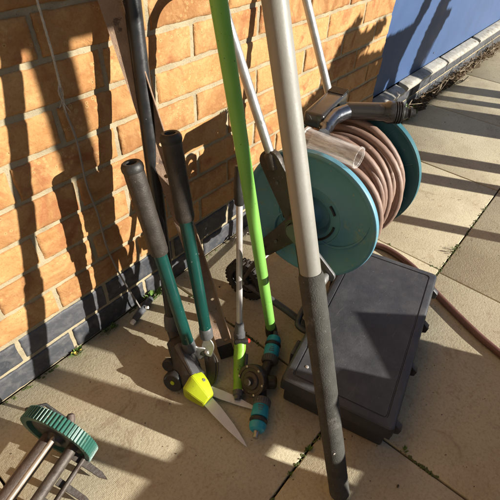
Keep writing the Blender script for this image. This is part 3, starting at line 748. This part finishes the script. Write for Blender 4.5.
# ------------------------------------------------------------------ loppers
lp = thing('loppers', 'garden loppers with two dark green handles and worn brown foam grips, jaws on the ground', 'loppers', (-.04, -.26, 0))
def handle(T0, B0, fg, rt, rg, label=None):
    T0, B0 = V(T0), V(B0); d = (T0-B0).normalized(); Ln = (T0-B0).length
    sp = B0+d*Ln*fg
    bm = B(); tube(bm, seg(B0+d*.012, sp+d*.02, 6), rt, 28); h = obj('handle', bm, MT['tube_green'], lp)
    bm = B(); q = seg(sp, T0-d*.006, 26)
    rad = [rg*(1+.02*noise.noise(V((i*.5, T0.x*50, 0)))) for i in range(26)]; rad[0] *= .93; rad[-1] *= .95
    tube(bm, q, rad, 32)
    for v in bm.verts: 
        pr_ = (v.co-B0).dot(d); ax_ = B0+d*pr_; v.co = ax_+(v.co-ax_)*(1+.02*noise.noise(v.co*70))
    obj('foam_grip', bm, MT['foam_brown'], h, flat_ang=60)
    bm = B(); lathe(bm, T0-d*.012, d, [(0, rg*1.03), (.004, rg*1.08), (.010, rg*1.06), (.015, rg*.92), (.0165, rg*.80), (.0155, rg*.55), (.010, rg*.48), (.008, 0)], 32)
    obj('end_cap', bm, MT['black_plastic'], h)
    bm = B(); lathe(bm, B0, d, [(0, rt*.9), (.002, rt*1.12), (.008, rt*1.16), (.020, rt*1.16), (.030, rt*1.10), (.032, rt*1.0)], 28)
    obj('collar', bm, MT['grey_plastic'], h)
    return h
handle((-.073, -.142, .527), (-.066, -.245, .058), .60, .0138, .0188)
handle((-.004, -.171, .568), (-.026, -.262, .085), .655, .0138, .0188)
# metal tangs, pivot, jaws
ln_ = V((-.80, -.45, .40)).normalized()   # jaw plate normal, roughly to the camera
def plate(pts, th, m, name, off=0, bev=.0008):
    bm = B(); prism(bm, [V(q)+ln_*off for q in pts], th, ln_, bev, 1); return obj(name, bm, MT[m], lp)
def ribbon(pts, ws):
    """flat outline along a path in the plane of ln_"""
    pts = [V(q) for q in pts]; l, r = [], []
    for i, q in enumerate(pts):
        d = (pts[min(i+1, len(pts)-1)]-pts[max(i-1, 0)]).normalized(); sdv = d.cross(ln_).normalized()
        l.append(q+sdv*ws[i]); r.append(q-sdv*ws[i])
    return l+r[::-1]
plate(ribbon(smooth_path([(-.065, -.242, .070), (-.058, -.255, .055), (-.046, -.268, .044), (-.034, -.276, .034)], 3), [.011, .012, .013, .015, .017, .018, .017, .015, .013, .010]), .005, 'steel', 'tang')
plate(ribbon(smooth_path([(-.027, -.260, .092), (-.026, -.266, .074), (-.030, -.270, .058), (-.040, -.274, .042)], 3), [.007, .008, .009, .012, .014, .015, .015, .014, .013, .011]), .005, 'steel', 'tang', .006)
plate(ribbon(smooth_path([(-.036, -.270, .045), (-.048, -.290, .038), (-.064, -.309, .026), (-.081, -.324, .008)], 3), [.012, .013, .014, .014, .014, .013, .012, .011, .009, .006]), .005, 'black_plastic', 'jaw', -.004)
plate(ribbon(smooth_path([(-.034, -.268, .045), (-.040, -.294, .036), (-.054, -.312, .024), (-.072, -.326, .008)], 3), [.011, .012, .012, .012, .012, .011, .010, .008, .006, .003]), .004, 'brown_black', 'jaw', .001)
bm = B(); lathe(bm, V((-.034, -.270, .047))+ln_*.004, ln_, [(0, .010), (.004, .010), (.0045, .007), (.010, .0072), (.012, .005), (.013, 0)], 6); obj('pivot_bolt', bm, MT['steel'], lp)

# ------------------------------------------------------------------ telescopic sprinkler tool (silver tube, lime body)
tw = thing('telescopic_wand', 'thin silver tube tool with a scuffed green grip and red button beside the grey disc', 'garden wand', (0, -.35, 0))
s0, s1 = V((.036, -.311, .068)), V((.122, -.226, .432)); sdv = (s1-s0).normalized()
bm = B(); tube(bm, seg(s0, s0+sdv*.40, 5), .0073, 20); obj('shaft', bm, MT['alu_bright'], tw)
bm = B(); lathe(bm, s0+sdv*.335, sdv, [(0, .008), (.004, .011), (.035, .012), (.06, .0115), (.085, .010), (.088, 0)], 20); obj('end_grip', bm, MT['black_plastic'], tw)
bm = B(); lathe(bm, s0-sdv*.010, sdv, [(0, .0125), (.010, .0142), (.022, .0142), (.024, .0120), (.040, .0112), (.050, .0098), (.052, .0075)], 24); obj('collar', bm, MT['grey_plastic'], tw)
gpts = smooth_path([s0+sdv*.002, V((.020, -.327, .054)), V((-.012, -.352, .036)), V((-.036, -.372, .022)), V((-.056, -.388, .016))], 5)
bm = B(); tube(bm, gpts, [.0115]*3+[.0145]*6+[.0128]*6+[.0115]*5+[.009], 24); gb = obj('grip_body', bm, MT['lime_dull'], tw)
bm = B(); q = gpts[3]; box(bm, q+V((-.002, -.006, .010)), axes(V((.7, -.7, 0)), Z), (.034, .013, .010), .003, 2); obj('band', bm, MT['black_plastic'], gb)
bm = B(); lathe(bm, q+V((.011, -.015, .009)), V((.35, -.85, .55)), [(0, .0058), (.003, .0058), (.005, .0045), (.006, 0)], 20); obj('button', bm, MT['red'], gb)
bm = B(); tube(bm, [g_+V((.011, -.011, .002)) for g_ in gpts[7:19]], .0052, 10); obj('trigger_rail', bm, MT['grey_plastic'], gb)
bm = B(); lathe(bm, gpts[-1]+V((.004, .003, .001)), V((-.8, -.6, -.1)), [(0, .010), (.002, .0125), (.012, .0115), (.014, .008), (.022, .007), (.023, 0)], 20); obj('foot', bm, MT['grey_plastic'], gb)

# ------------------------------------------------------------------ round water timer / sprinkler hub with aqua connectors
wt = thing('sprinkler_base', 'round muddy brown disc with a centre knob and an aqua hose connector on each side', 'sprinkler', (-.01, -.405, 0))
dc = V((-.006, -.404, .026)); du = V((-.80, .10, .60)).normalized()
bm = B(); lathe(bm, dc+Z*.004, du, [(0, 0), (0, .030), (.004, .034), (.020, .037), (.026, .0372), (.028, .0360), (.0285, .030), (.0265, .0285), (.0265, .0215), (.0300, .0200), (.0320, .0165), (.0320, .0105), (.036, .0098), (.043, .0090), (.0445, .0070), (.0445, 0)], 64)
db = obj('disc_housing', bm, MT['brown_black'], wt)
fx, fy = frame(du)
for i in range(6):
    a_ = i*math.pi/3+.35; bm = B(); lathe(bm, dc+Z*.004+du*.0265+(fx*math.cos(a_)+fy*math.sin(a_))*.0326, du, [(0, .0030), (.003, .0028), (.0038, .0015), (.0038, 0)], 12); obj('screw', bm, MT['steel'], db)
ad_ = V((.184, .103, 0)).normalized()
bm = B()
tube(bm, smooth_path([V((-.046, -.449, .022)), V((-.030, -.437, .022)), V((-.006, -.416, .024)), V((.012, -.408, .026)), V((.036, -.400, .029)), V((.056, -.394, .031))], 5), .0120, 18)
obj('arm', bm, MT['brown_black'], wt)
bm = B(); box(bm, dc+V((.018, -.024, -.006)), axes(V((.6, -.8, 0)), Z), (.034, .03, .026), .008, 3); obj('side_lug', bm, MT['brown_black'], wt)
def connector(p0, d_, fl):
    d_ = V(d_).normalized(); p0 = V(p0)
    def lt(prof, m, name, par):
        bm = B(); lathe(bm, p0, d_, [(q*1.12, r*1.3) for q, r in prof], 36); return obj(name, bm, MT[m], par)
    pr = []
    c1 = lt([(0, 0), (0, .0135), (.002, .0150), (.014, .0150), (.016, .0138), (.016, 0)], 'grey_plastic', 'threaded_collar', wt)
    bm = B()
    for i in range(22):
        a_ = 2*math.pi*i/22; x, y = frame(d_); q = x*math.cos(a_)+y*math.sin(a_)
        box(bm, p0+d_*.009+q*.0195, (q, d_, q.cross(d_)), (.0018, .012, .0022), .0004, 1)
    obj('collar_rib', bm, MT['grey_plastic'], c1)
    b1 = lt([(.016, 0), (.016, .0135), (.018, .0142), (.034, .0148), (.040, .0142), (.041, .0118), (.041, 0)], 'aqua', 'connector_body', wt)
    lt([(.041, .010), (.041, .0130), (.044, .0155), (.047, .0155), (.050, .0128), (.050, .010)], 'black_plastic', 'release_ring', b1)
    lt([(.050, 0), (.050, .0128), (.052, .0142), (.058, .0142), (.064, .0125), (.067, .0090), (.067, 0)], 'aqua', 'connector_nut', b1)
    lt([(.067, 0), (.067, .005), (.075, .0042), (.080, .0046), (.082, 0)], 'steel' if fl else 'grey_plastic', 'nozzle_tip', b1)
    bm = B(); x, y = frame(d_)
    sgn = (p0-V((0, 0, -1))).normalized()
    for k in (0, 1, 2): box(bm, p0+d_*(.024+.005*k)+Z*.0182, (d_, d_.cross(Z).normalized(), Z), (.0022, .013-.002*k, .0022), .0006, 1)
    obj('grip_mark', bm, MT['grey_plastic'], b1)
connector((.046, -.399, .030), (.062, .033, .006), False)
connector((-.036, -.444, .026), (-.075, -.042, -.002), True)

# ------------------------------------------------------------------ old push mower (green ribbed wheel) bottom left
mw = thing('push_mower', 'old push mower with a ribbed green wheel and rusty cross bars', 'lawn mower', (-.45, -.23, 0))
MN = V((-.9495, -.3137, -.03)).normalized(); MC = V((-.371, -.201, .0795)); MR = .080
def mower_wheel(c, sgn):
    d = MN*sgn; x, y = frame(d); bm = B(); nt_ = 64
    prof_in = [(0, .060), (0, .0745), (0, None)]
    ringsA = []
    k = nt_*4
    for s_, base, tooth in ((.000, .066, 0), (.000, .0765, 1), (.0245, .0765, 1), (.0245, .066, 0), (.015, .064, 0), (.012, .030, 0), (.018, .018, 0), (.018, .010, 0)):
        rg = []
        for i in range(k):
            h = .0032 if (tooth and (i % 4) in (0, 1)) else 0
            a_ = 2*math.pi*i/k; rg.append(bm.verts.new(c+d*s_+(x*math.cos(a_)+y*math.sin(a_))*(base+h)))
        ringsA.append(rg)
    for a2, b2 in zip(ringsA, ringsA[1:]):
        for i in range(k): bm.faces.new((a2[i], a2[(i+1) % k], b2[(i+1) % k], b2[i]))
    rg0 = ringsA[0]; cc = bm.verts.new(c+d*.002)
    for i in range(k): bm.faces.new((rg0[(i+1) % k], rg0[i], cc))
    bm.faces.new(ringsA[-1])
    wv = obj('wheel', bm, MT['mower_green'], mw, flat_ang=30)
    bm = B(); lathe(bm, c+d*.016, d, [(0, .060), (.002, .058), (.003, .02), (.012, .016), (.014, 0)], 40); obj('wheel_hub', bm, MT['black_plastic'], wv)
mower_wheel(MC, 1); mower_wheel(MC+MN*.36, -1)
def along(pt, l0, l1): pt = V(pt); return [pt+MN*l0, pt+MN*l1]
ME = MN.cross(Z).normalized()
bm = B(); tube(bm, along((-.372, -.240, .072), -.012, .34), .0105, 18); obj('cross_bar', bm, MT['bar'], mw)
bm = B(); tube(bm, along((-.380, -.206, .092), .0, .33), .0050, 14); obj('tie_rod', bm, MT['pale_bar'], mw)
bm = B(); tube(bm, along((-.372, -.262, .046), -.01, .33), .0050, 12); obj('tie_rod', bm, MT['bar'], mw)
bm = B(); tube(bm, along((-.395, -.185, .060), .0, .31), .016, 18); obj('roller', bm, MT['rust_grey'], mw)
for (p_, q_, w0) in (((-.386, -.244, .050), (-.366, -.318, .016), .0075), ((-.432, -.262, .046), (-.412, -.330, .014), .0070), ((-.47, -.27, .05), (-.45, -.34, .016), .007)):
    p_, q_ = V(p_), V(q_); d = (q_-p_).normalized(); sv = d.cross(Z).normalized(); Ln = (q_-p_).length
    bm = B(); prism(bm, [p_-sv*w0, p_+d*Ln*.80-sv*w0*.75, q_, p_+d*Ln*.80+sv*w0*.75, p_+sv*w0], .004, sv.cross(d), .0006, 1); obj('tine', bm, MT['bar'], mw)
bm = B(); lathe(bm, V((-.343, -.158, .018)), V((.5, .75, .35)), [(-.012, .006), (0, .009), (.008, .009), (.012, .005), (.013, 0)], 16); obj('bolt', bm, MT['rust_grey'], mw)
bm = B(); tube(bm, [V((-.350, -.150, .022)), V((-.366, -.125, .075)), V((-.40, -.13, .11))], .0035, 10); obj('stay_wire', bm, MT['black_plastic'], mw)

# ------------------------------------------------------------------ hanging cable with plug
cb = thing('hanging_cable', 'thin grey cable hanging down the brick wall on a pale cord, ending in a plug', 'cable', (-.05, -.02, 0))
cp = [(-.104, -.010, .90), (-.100, -.012, .723), (-.099, -.012, .686), (-.099, -.010, .638), (-.100, -.008, .594), (-.093, -.008, .529), (-.095, -.007, .435), (-.088, -.008, .355), (-.086, -.008, .258), (-.072, -.012, .159), (-.052, -.022, .060), (-.043, -.026, .016)]
sp_ = smooth_path(cp, 8)
bm = B(); tube(bm, sp_[24:], .0021, 12); obj('cable', bm, MT['cable'], cb)
bm = B()
for k in range(3):
    pts = []
    src = sp_[:26]
    fine = [lerp(src[i], src[i+1], f/6) for i in range(len(src)-1) for f in range(6)]
    for i, q in enumerate(fine): a_ = i*.42+k*2.094; pts.append(q+V((math.cos(a_)*.0010, math.sin(a_)*.0010-.0016, 0)))
    tube(bm, pts, .0011, 8)
cord = obj('cord', bm, MT['rope'], cb)
bm = B(); e0 = sp_[24]
for k in range(7):
    pts = [e0+V((0, 0, .004)), e0+V((random.uniform(-.008, .004), -.004, -.015)), e0+V((random.uniform(-.014, .006), -.004, -.03-random.random()*.02))]
    tube(bm, smooth_path(pts, 3), .0004, 4)
obj('frayed_end', bm, MT['rope'], cord)
pa, pb = V((.002, -.016, .014)), V((-.091, -.046, .012)); pd = (pb-pa).normalized()
bm = B(); lathe(bm, pa, pd, [(0, 0), (0, .007), (.004, .0095), (.030, .0095), (.034, .0080), (.040, .0080), (.044, .0098), (.078, .0090), (.084, .0070), (.086, .0070), (.086, 0)], 24); plug = obj('plug', bm, MT['plug'], cb)
bm = B(); lathe(bm, pa+pd*.086, pd, [(0, .0068), (.010, .0062), (.011, 0)], 18); obj('plug_tip', bm, MT['white'], plug)
bm = B(); lathe(bm, pa+pd*.040+V((.003, -.008, .006)), V((.5, -.8, .3)), [(0, .0042), (.007, .004), (.008, 0)], 12); obj('plug_tip', bm, MT['white'], plug)

# brown hose on the ground to the right
bm = B(); tube(bm, smooth_path([(.60, -.30, .010), (.645, -.40, .010), (.625, -.51, .010), (.575, -.598, .010), (.528, -.690, .010), (.485, -.79, .010), (.46, -.90, .010), (.47, -1.05, .010)], 8), .0098, 14)
tag(obj('hose_tail', bm, MT['hose_dark'], loc=(.6, -.6, 0)), 'loose brown hose end running along the paving behind the black tool case', 'hose')

# ------------------------------------------------------------------ litter, moss and weeds
def leaf_bits(bm, pts, size, n, spread, seed, zmax=.02, curl=.4):
    random.seed(seed)
    for _ in range(n):
        c = V(random.choice(pts))+V((random.gauss(0, spread), random.gauss(0, spread*.6), 0)); c.y = min(c.y, -.006)
        c.z = random.uniform(.002, zmax); L_ = random.uniform(.5, 1)*size; W_ = L_*random.uniform(.3, .6)
        a = random.uniform(0, 6.28); d = V((math.cos(a), math.sin(a), random.uniform(-.3, .5))).normalized(); sv = d.cross(Z).normalized(); up = sv.cross(d)
        rows = []
        for k in range(5):
            t = k/4; wdt = W_*math.sin(math.pi*min(max(t, .08), .95)); cc = c+d*L_*(t-.5)+up*curl*L_*(t-.5)**2
            rows.append([bm.verts.new(cc-sv*wdt/2+up*wdt*.35), bm.verts.new(cc), bm.verts.new(cc+sv*wdt/2+up*wdt*.35)])
        for r1_, r2_ in zip(rows, rows[1:]):
            for m_ in (0, 1): bm.faces.new((r1_[m_], r1_[m_+1], r2_[m_+1], r2_[m_]))
base_line = [(1.15+.02*i, -.025-.01*math.sin(i), 0) for i in range(95)]
bm = B(); rows = []
for i in range(260):
    x = 1.10+i*.0085; hgt = .010+.022*max(0, noise.noise(V((x*9, 0, 2)))+.35)+.006*noise.noise(V((x*60, 0, 2))); wd_ = .035+.030*noise.noise(V((x*7, 5, 2)))+.008*noise.noise(V((x*50, 5, 2)))
    rows.append([bm.verts.new(V((x, 0, hgt*1.3))), bm.verts.new(V((x, -wd_*.35, hgt))), bm.verts.new(V((x, -wd_*.75, hgt*.5+.004*noise.noise(V((x*80, 1, 1)))))), bm.verts.new(V((x, -wd_*1.2, -.001)))])
for r1_, r2_ in zip(rows, rows[1:]):
    for m_ in range(3): bm.faces.new((r1_[m_], r1_[m_+1], r2_[m_+1], r2_[m_]))
tag(obj('soil_heap', bm, MT['soil']), 'dark crumbly soil gathered along the foot of the blue door', 'soil', kind='stuff')
bm = B(); leaf_bits(bm, base_line, .028, 620, .022, 21, .055)
leaf_bits(bm, [(.66, -.30, 0), (.70, -.33, 0), (.74, -.30, 0)], .022, 60, .022, 22, .03)
tag(obj('leaf_litter', bm, MT['dead_leaf'], fix=False), 'brown dead leaves heaped along the foot of the blue door', 'leaf litter', kind='stuff')
random.seed(31); bm = B()
for i in range(42):
    x = 1.2+random.random()*1.9; y = -.02-random.random()*.05; a = random.gauss(0, .5); L_ = random.uniform(.04, .16)
    d = V((math.cos(a), math.sin(a)*.5, random.gauss(.15, .4))).normalized()
    p0 = V((x, y, random.uniform(.004, .09))); p1 = p0+d*L_; p1.z = max(p1.z, .004); p1.y = min(p1.y, -.006)
    tube(bm, smooth_path([p0, lerp(p0, p1, .5)+V((0, -.006, random.uniform(-.01, .015))), p1], 3), [random.uniform(.001, .0028)]*7, 5)
tag(obj('dry_stalks', bm, MT['twig'], fix=False), 'tangle of dry plant stalks lying against the wall below the blue door', 'dry stalks', kind='stuff')
# moss and grit in the joints and along the wall foot
random.seed(41); bm = B()
spots = []
for i in range(700): spots.append((random.uniform(-.9, 1.3), -.002-abs(random.gauss(0, .004)), .35 if random.random() < .6 else .8))
for i in range(260): spots.append((.09+random.gauss(0, .0022), random.uniform(-.58, 0), .6))
for i in range(420): spots.append((random.uniform(-.4, 1.5), -.583+random.gauss(0, .0022), .6))
for i in range(420): spots.append((.078+random.gauss(0, .0022), random.uniform(-1.15, -.585), .6))
for i in range(200): spots.append((.6815+random.gauss(0, .0022)-.0, random.uniform(-.58, 0), .6))
for x, y, k in spots:
    if noise.noise(V((x*14, y*14, 3))) < .02: continue
    r_ = random.uniform(.0012, .0034)*k+.0006
    bmesh.ops.create_icosphere(bm, subdivisions=1, radius=r_, matrix=Matrix.Translation((x, y, random.uniform(-.001, .0012))) @ Matrix.Diagonal((1.5, 1, .6, 1)))
tag(obj('moss', bm, MT['moss']), 'specks of moss and grit in the paving joints and along the wall foot', 'moss', kind='stuff')
random.seed(51); bm = B()
for i in range(520):
    x, y = random.uniform(-.6, 1.9), random.uniform(-1.1, -.01)
    r_ = random.uniform(.0004, .0013)*(2.2 if random.random() < .06 else 1)
    bmesh.ops.create_icosphere(bm, subdivisions=1, radius=r_, matrix=Matrix.Translation((x, y, r_*.5+.0003)) @ Matrix.Diagonal((random.uniform(.8, 2), 1, .7, 1)))
tag(obj('grit', bm, MT['soil']), 'scattered crumbs of dark grit and soil on the paving', 'grit', kind='stuff')
def weed(label, x, y, n, h, seed, flower=False, spread=.008):
    random.seed(seed); t = thing('weed', label, 'weed', (x, y, 0), 'small weeds growing in the paving gaps')
    bm = B()
    for i in range(n):
        a = random.uniform(0, 6.28); rr_ = random.uniform(0, spread); p0 = V((x+math.cos(a)*rr_, y+math.sin(a)*rr_*.5, 0)); hh = h*random.uniform(.4, 1)
        p1 = p0+V((math.cos(a)*hh*.7, math.sin(a)*hh*.6, hh)); 
        if p1.y > -.004: p1.y = -.004
        pm = lerp(p0, p1, .5)+Z*hh*.15; sv = (p1-p0).cross(Z)
        sv = sv.normalized() if sv.length > 1e-6 else X
        w_ = hh*random.uniform(.09, .20)
        v_ = [bm.verts.new(q) for q in (p0, pm-sv*w_, p1, pm+sv*w_)]; bm.faces.new((v_[0], v_[1], v_[2])); bm.faces.new((v_[0], v_[2], v_[3]))
    obj('leaves', bm, MT['weed'], t, smooth=False, fix=False)
    if flower:
        bm = B()
        for i in range(9):
            bmesh.ops.create_icosphere(bm, subdivisions=1, radius=.0022, matrix=Matrix.Translation((x+random.gauss(0, .007), y-.003+random.gauss(0, .002), random.uniform(.006, h))))
        obj('flower_heads', bm, MT['yellow'], t)
weed('tiny yellow-flowered weed at the wall foot nearest the bottom left corner', -.235, -.012, 46, .018, 1, True, .014)
weed('low green weed clump at the wall foot left of the grey plug', -.135, -.012, 70, .014, 2, False, .022)
weed('green grassy weed at the wall foot behind the grey plug', .012, -.012, 50, .030, 3, False, .016)
weed('small pale green weed in the joint left of the grey foam grip', -.052, -.584, 26, .013, 4, False, .006)
weed('tiny weed further down the joint, below the pale green one', -.118, -.584, 16, .009, 5, False, .006)
weed('flat green weed at the corner of the tool case nearest the camera', .082, -.742, 22, .011, 6, False, .008)
weed('thin line of weed in the joint beyond the far end of the tool case', .80, -.583, 30, .012, 7, False, .03)
weed('leafy green weed growing among dead leaves below the blue door', 1.36, -.05, 60, .075, 8, False, .03)
weed('second leafy weed further along the foot of the blue door', 1.62, -.04, 50, .06, 9, False, .03)
# pale plastic scraps by the wall
random.seed(61)
for lab, q, an_ in (('torn white plastic scrap standing by the wall behind the silver tube', (.352, -.030, 0), .3), ('smaller curled white plastic scrap next to the torn one', (.385, -.045, 0), 1.4)):
    bm = B(); d = V((math.cos(an_), -abs(math.sin(an_))*.4, 0)); rows = []
    for k in range(6):
        t_ = k/5; c = V(q)+d*.045*(t_-.5)+Z*(.012+.020*math.sin(t_*2.4)); wv = .008+.004*math.sin(k*2)
        rows.append([c-Z*wv*.6+Y*.004*math.sin(k), c+Z*wv-Y*.004])
    for r1_, r2_ in zip(rows, rows[1:]): prism(bm, [r1_[0], r1_[1], r2_[1], r2_[0]], .0015, Y)
    tag(obj('plastic_scrap', bm, MT['white'], loc=q), lab, 'plastic scrap', 'white plastic scraps by the wall')

# ------------------------------------------------------------------ added unseen objects, shaped and placed to cast shadows or block sky
def caster_board(bm, x0, x1, z0, z1, y=-1.4, th=.018): box(bm, ((x0+x1)/2, y-th/2, (z0+z1)/2), (X, Y, Z), (x1-x0, th, z1-z0), .002, 1)
fr = thing('shadow_screen', 'added unseen timber boards and posts shaped to cast shadows on wall and paving', 'shadow caster', (.5, -1.4, 0))  # added out of view; board edges and gaps follow the wanted shadow outlines
for x0, x1, z0, z1, nm in ((-.30, .765, 0, .138, 'board'), (-.30, .768, .1385, .283, 'board'), (-.30, .285, .2835, .355, 'board'), (.308, .318, .2835, .355, 'board'), (.356, .772, .2835, .355, 'board')):
    bm = B(); caster_board(bm, x0, x1, z0, z1); obj(nm, bm, MT['timber'], fr, smooth=False)
bm = B(); prism(bm, [V((x, -1.409, z)) for x, z in ((-.30, .3555), (.780, .3555), (.768, .406), (.718, .465), (.64, .438), (.536, .403), (.530, .443), (.40, .445), (.361, .439), (.277, .412), (-.30, .410))], .018, Y, .002)
obj('cap_board', bm, MT['timber'], fr, smooth=False)
for x0, x1, z0, z1 in ((-.95, -.90, 0, 1.40), (.212, .250, .35, .50), (.354, .386, .42, .585), (.480, .502, .35, .60), (.578, .608, .56, 1.03), (.556, .622, 1.03, 1.30)):
    bm = B(); caster_board(bm, x0, x1, z0, z1, -1.419, .03); obj('post', bm, MT['timber'], fr, smooth=False)
bm = B(); caster_board(bm, -.96, .678, 1.262, 1.40, -1.402, .016); obj('rail', bm, MT['timber'], fr, smooth=False)
sh = thing('shadow_shelf', 'narrow timber shelf on uneven legs carrying leafy shrubs, on the open side of the patio', 'shelf', (1.9, -1.4, 0))  # added out of view; legs spaced to throw the dark bands on the paving
for x0, x1 in ((1.325, 1.375), (1.645, 1.728), (1.838, 1.924), (2.20, 2.50), (2.60, 2.67), (2.76, 2.88)):
    bm = B(); caster_board(bm, x0, x1, 0, .56); obj('leg', bm, MT['timber'], sh, smooth=False)
bm = B(); box(bm, (2.09, -1.42, .575), (X, Y, Z), (1.66, .07, .028), .003); obj('shelf_board', bm, MT['timber'], sh, smooth=False)
def inside(x, z, poly):
    c = False; n = len(poly); j = n-1
    for i in range(n):
        (xi, zi), (xj, zj) = poly[i], poly[j]
        if (zi > z) != (zj > z) and x < (xj-xi)*(z-zi)/(zj-zi)+xi: c = not c
        j = i
    return c
def shrub(name, label, poly, count, seed, base):  # added caster: leaves fill an outline projected back from the wall shadow
    random.seed(seed); t = thing(name, label, 'shrub', (base, -1.43, .59), 'leafy shrubs on the plant shelf')
    xs_ = [q[0] for q in poly]; zs_ = [q[1] for q in poly]
    bm = B(); k = 0; heads = []
    while k < count:
        x, z = random.uniform(min(xs_), max(xs_)), random.uniform(min(zs_), max(zs_))
        if not inside(x, z, poly): continue
        k += 1; dd = random.uniform(-.09, .09)
        c = V((x, -1.43, z))+V((K_, -1, M_))*dd
        a1 = V((random.gauss(0, 1), random.gauss(0, .5), random.gauss(0, 1))).normalized(); a2 = a1.cross(sun_dir+V((random.gauss(0, .5), random.gauss(0, .5), random.gauss(0, .5)))).normalized()
        l_, w_ = random.uniform(.014, .026), random.uniform(.006, .010)
        q = [c-a1*l_, c-a1*l_*.3+a2*w_, c+a1*l_*.5+a2*w_*.8, c+a1*l_, c+a1*l_*.5-a2*w_*.8, c-a1*l_*.3-a2*w_]
        bm.faces.new([bm.verts.new(v) for v in q])
        if k % 60 == 0: heads.append(c)
    obj('foliage', bm, MT['weed'], t, smooth=False, fix=False)
    bm = B()
    for i, h in enumerate(heads[:26]): tube(bm, smooth_path([V((base+random.uniform(-.01, .01), -1.43, .60)), lerp((base, -1.43, .6), h, .5)+V((0, 0, .03)), h], 3), [.004]*6+[.0015], 5)
    obj('stem', bm, MT['twig'], t)
    bm = B(); lathe(bm, (base, -1.43, .59), Z, [(0, 0), (0, .045), (.075, .058), (.085, .058), (.085, .05), (.07, .048), (.07, 0)], 24); obj('pot', bm, MT['rust'], t)
hp_ = [(1.388, .60), (1.388, .905), (1.433, .915), (1.502, .945), (1.531, .992), (1.556, 1.012), (1.594, 1.047), (1.611, 1.088), (1.665, 1.113), (1.699, 1.147), (1.704, 1.074), (1.748, 1.065), (1.763, 1.09), (1.778, 1.065), (1.835, 1.082), (1.904, 1.09), (1.892, 1.062), (1.829, 1.030), (1.764, 1.010), (1.723, .990), (1.946, .970), (1.946, .60)]
shrub('shrub', 'leafy green shrub with two finger-like shoots in a brown pot at the shelf end', hp_, 5200, 3, 1.67)
hp2 = [(1.948, .60), (1.948, .99), (1.975, 1.003), (2.088, 1.003), (2.244, 1.008), (2.288, 1.07), (2.388, 1.22), (2.448, 1.22), (2.358, 1.06), (2.258, .97), (2.193, .883), (2.198, .75), (2.248, .60), (2.150, .60), (2.150, .736), (2.140, .836), (1.999, .732), (1.988, .60)]
shrub('shrub', 'taller arching green shrub in a brown pot at the far end of the shelf', hp2, 3600, 4, 2.05)
hp3 = [(2.388, .60), (2.368, .80), (2.428, .95), (2.528, 1.10), (2.688, 1.25), (2.788, 1.25), (2.668, 1.10), (2.588, 1.0), (2.688, 1.0), (2.588, .90), (2.488, .80), (2.468, .60)]
shrub('shrub', 'thin upright green shrub in a brown pot past the last shelf leg', hp3, 1500, 5, 2.43)

nb = thing('sky_blocker_wall', 'added unseen grey wall behind the camera that blocks part of the sky', 'house', (-3.2, -2.5, 0))  # added unseen wall, cuts skylight from the left to deepen shade
bm = B(); box(bm, (-3.4, -2.6, 2.6), (X, Y, Z), (.4, 5.2, 5.2), .01); obj('wall', bm, MT['timber'], nb, smooth=False)
bm = B(); box(bm, (-3.35, -2.6, 5.26), (X, Y, Z), (1.0, 5.6, .12), .01); obj('blocker_cap', bm, MT['grey_plastic'], nb, smooth=False)
gf = thing('sky_blocker_fence', 'added unseen grey boarded timber fence that blocks part of the low sky', 'shadow caster', (0, -5.0, 0))  # added unseen barrier, cuts low skylight opposite the brick wall
bm = B()
for i in range(95): box(bm, (-3.1+.105*i, -5.0, .72), (X, Y, Z), (.10, .018, 1.44), .002, 1)
obj('boards', bm, MT['timber'], gf, smooth=False)
for i in range(6):
    bm = B(); box(bm, (-2.9+1.85*i, -5.04, .76), (X, Y, Z), (.09, .06, 1.52), .004, 1); obj('post', bm, MT['timber'], gf, smooth=False)
bm = B(); box(bm, (.6, -.16, 2.66), (X, Y, Z), (8.0, .42, .10), .01)
obj('sky_blocker_soffit', bm, MT['sill'], wall, smooth=False)  # added overhang above the view, blocks skylight from overhead

for o in list(COL.objects):
    if o.parent is None and o.name.split('.')[0] in ('shadow_screen', 'shadow_shelf', 'shrub'): o.location.x -= .084 if o.name.startswith('shrub') else .052
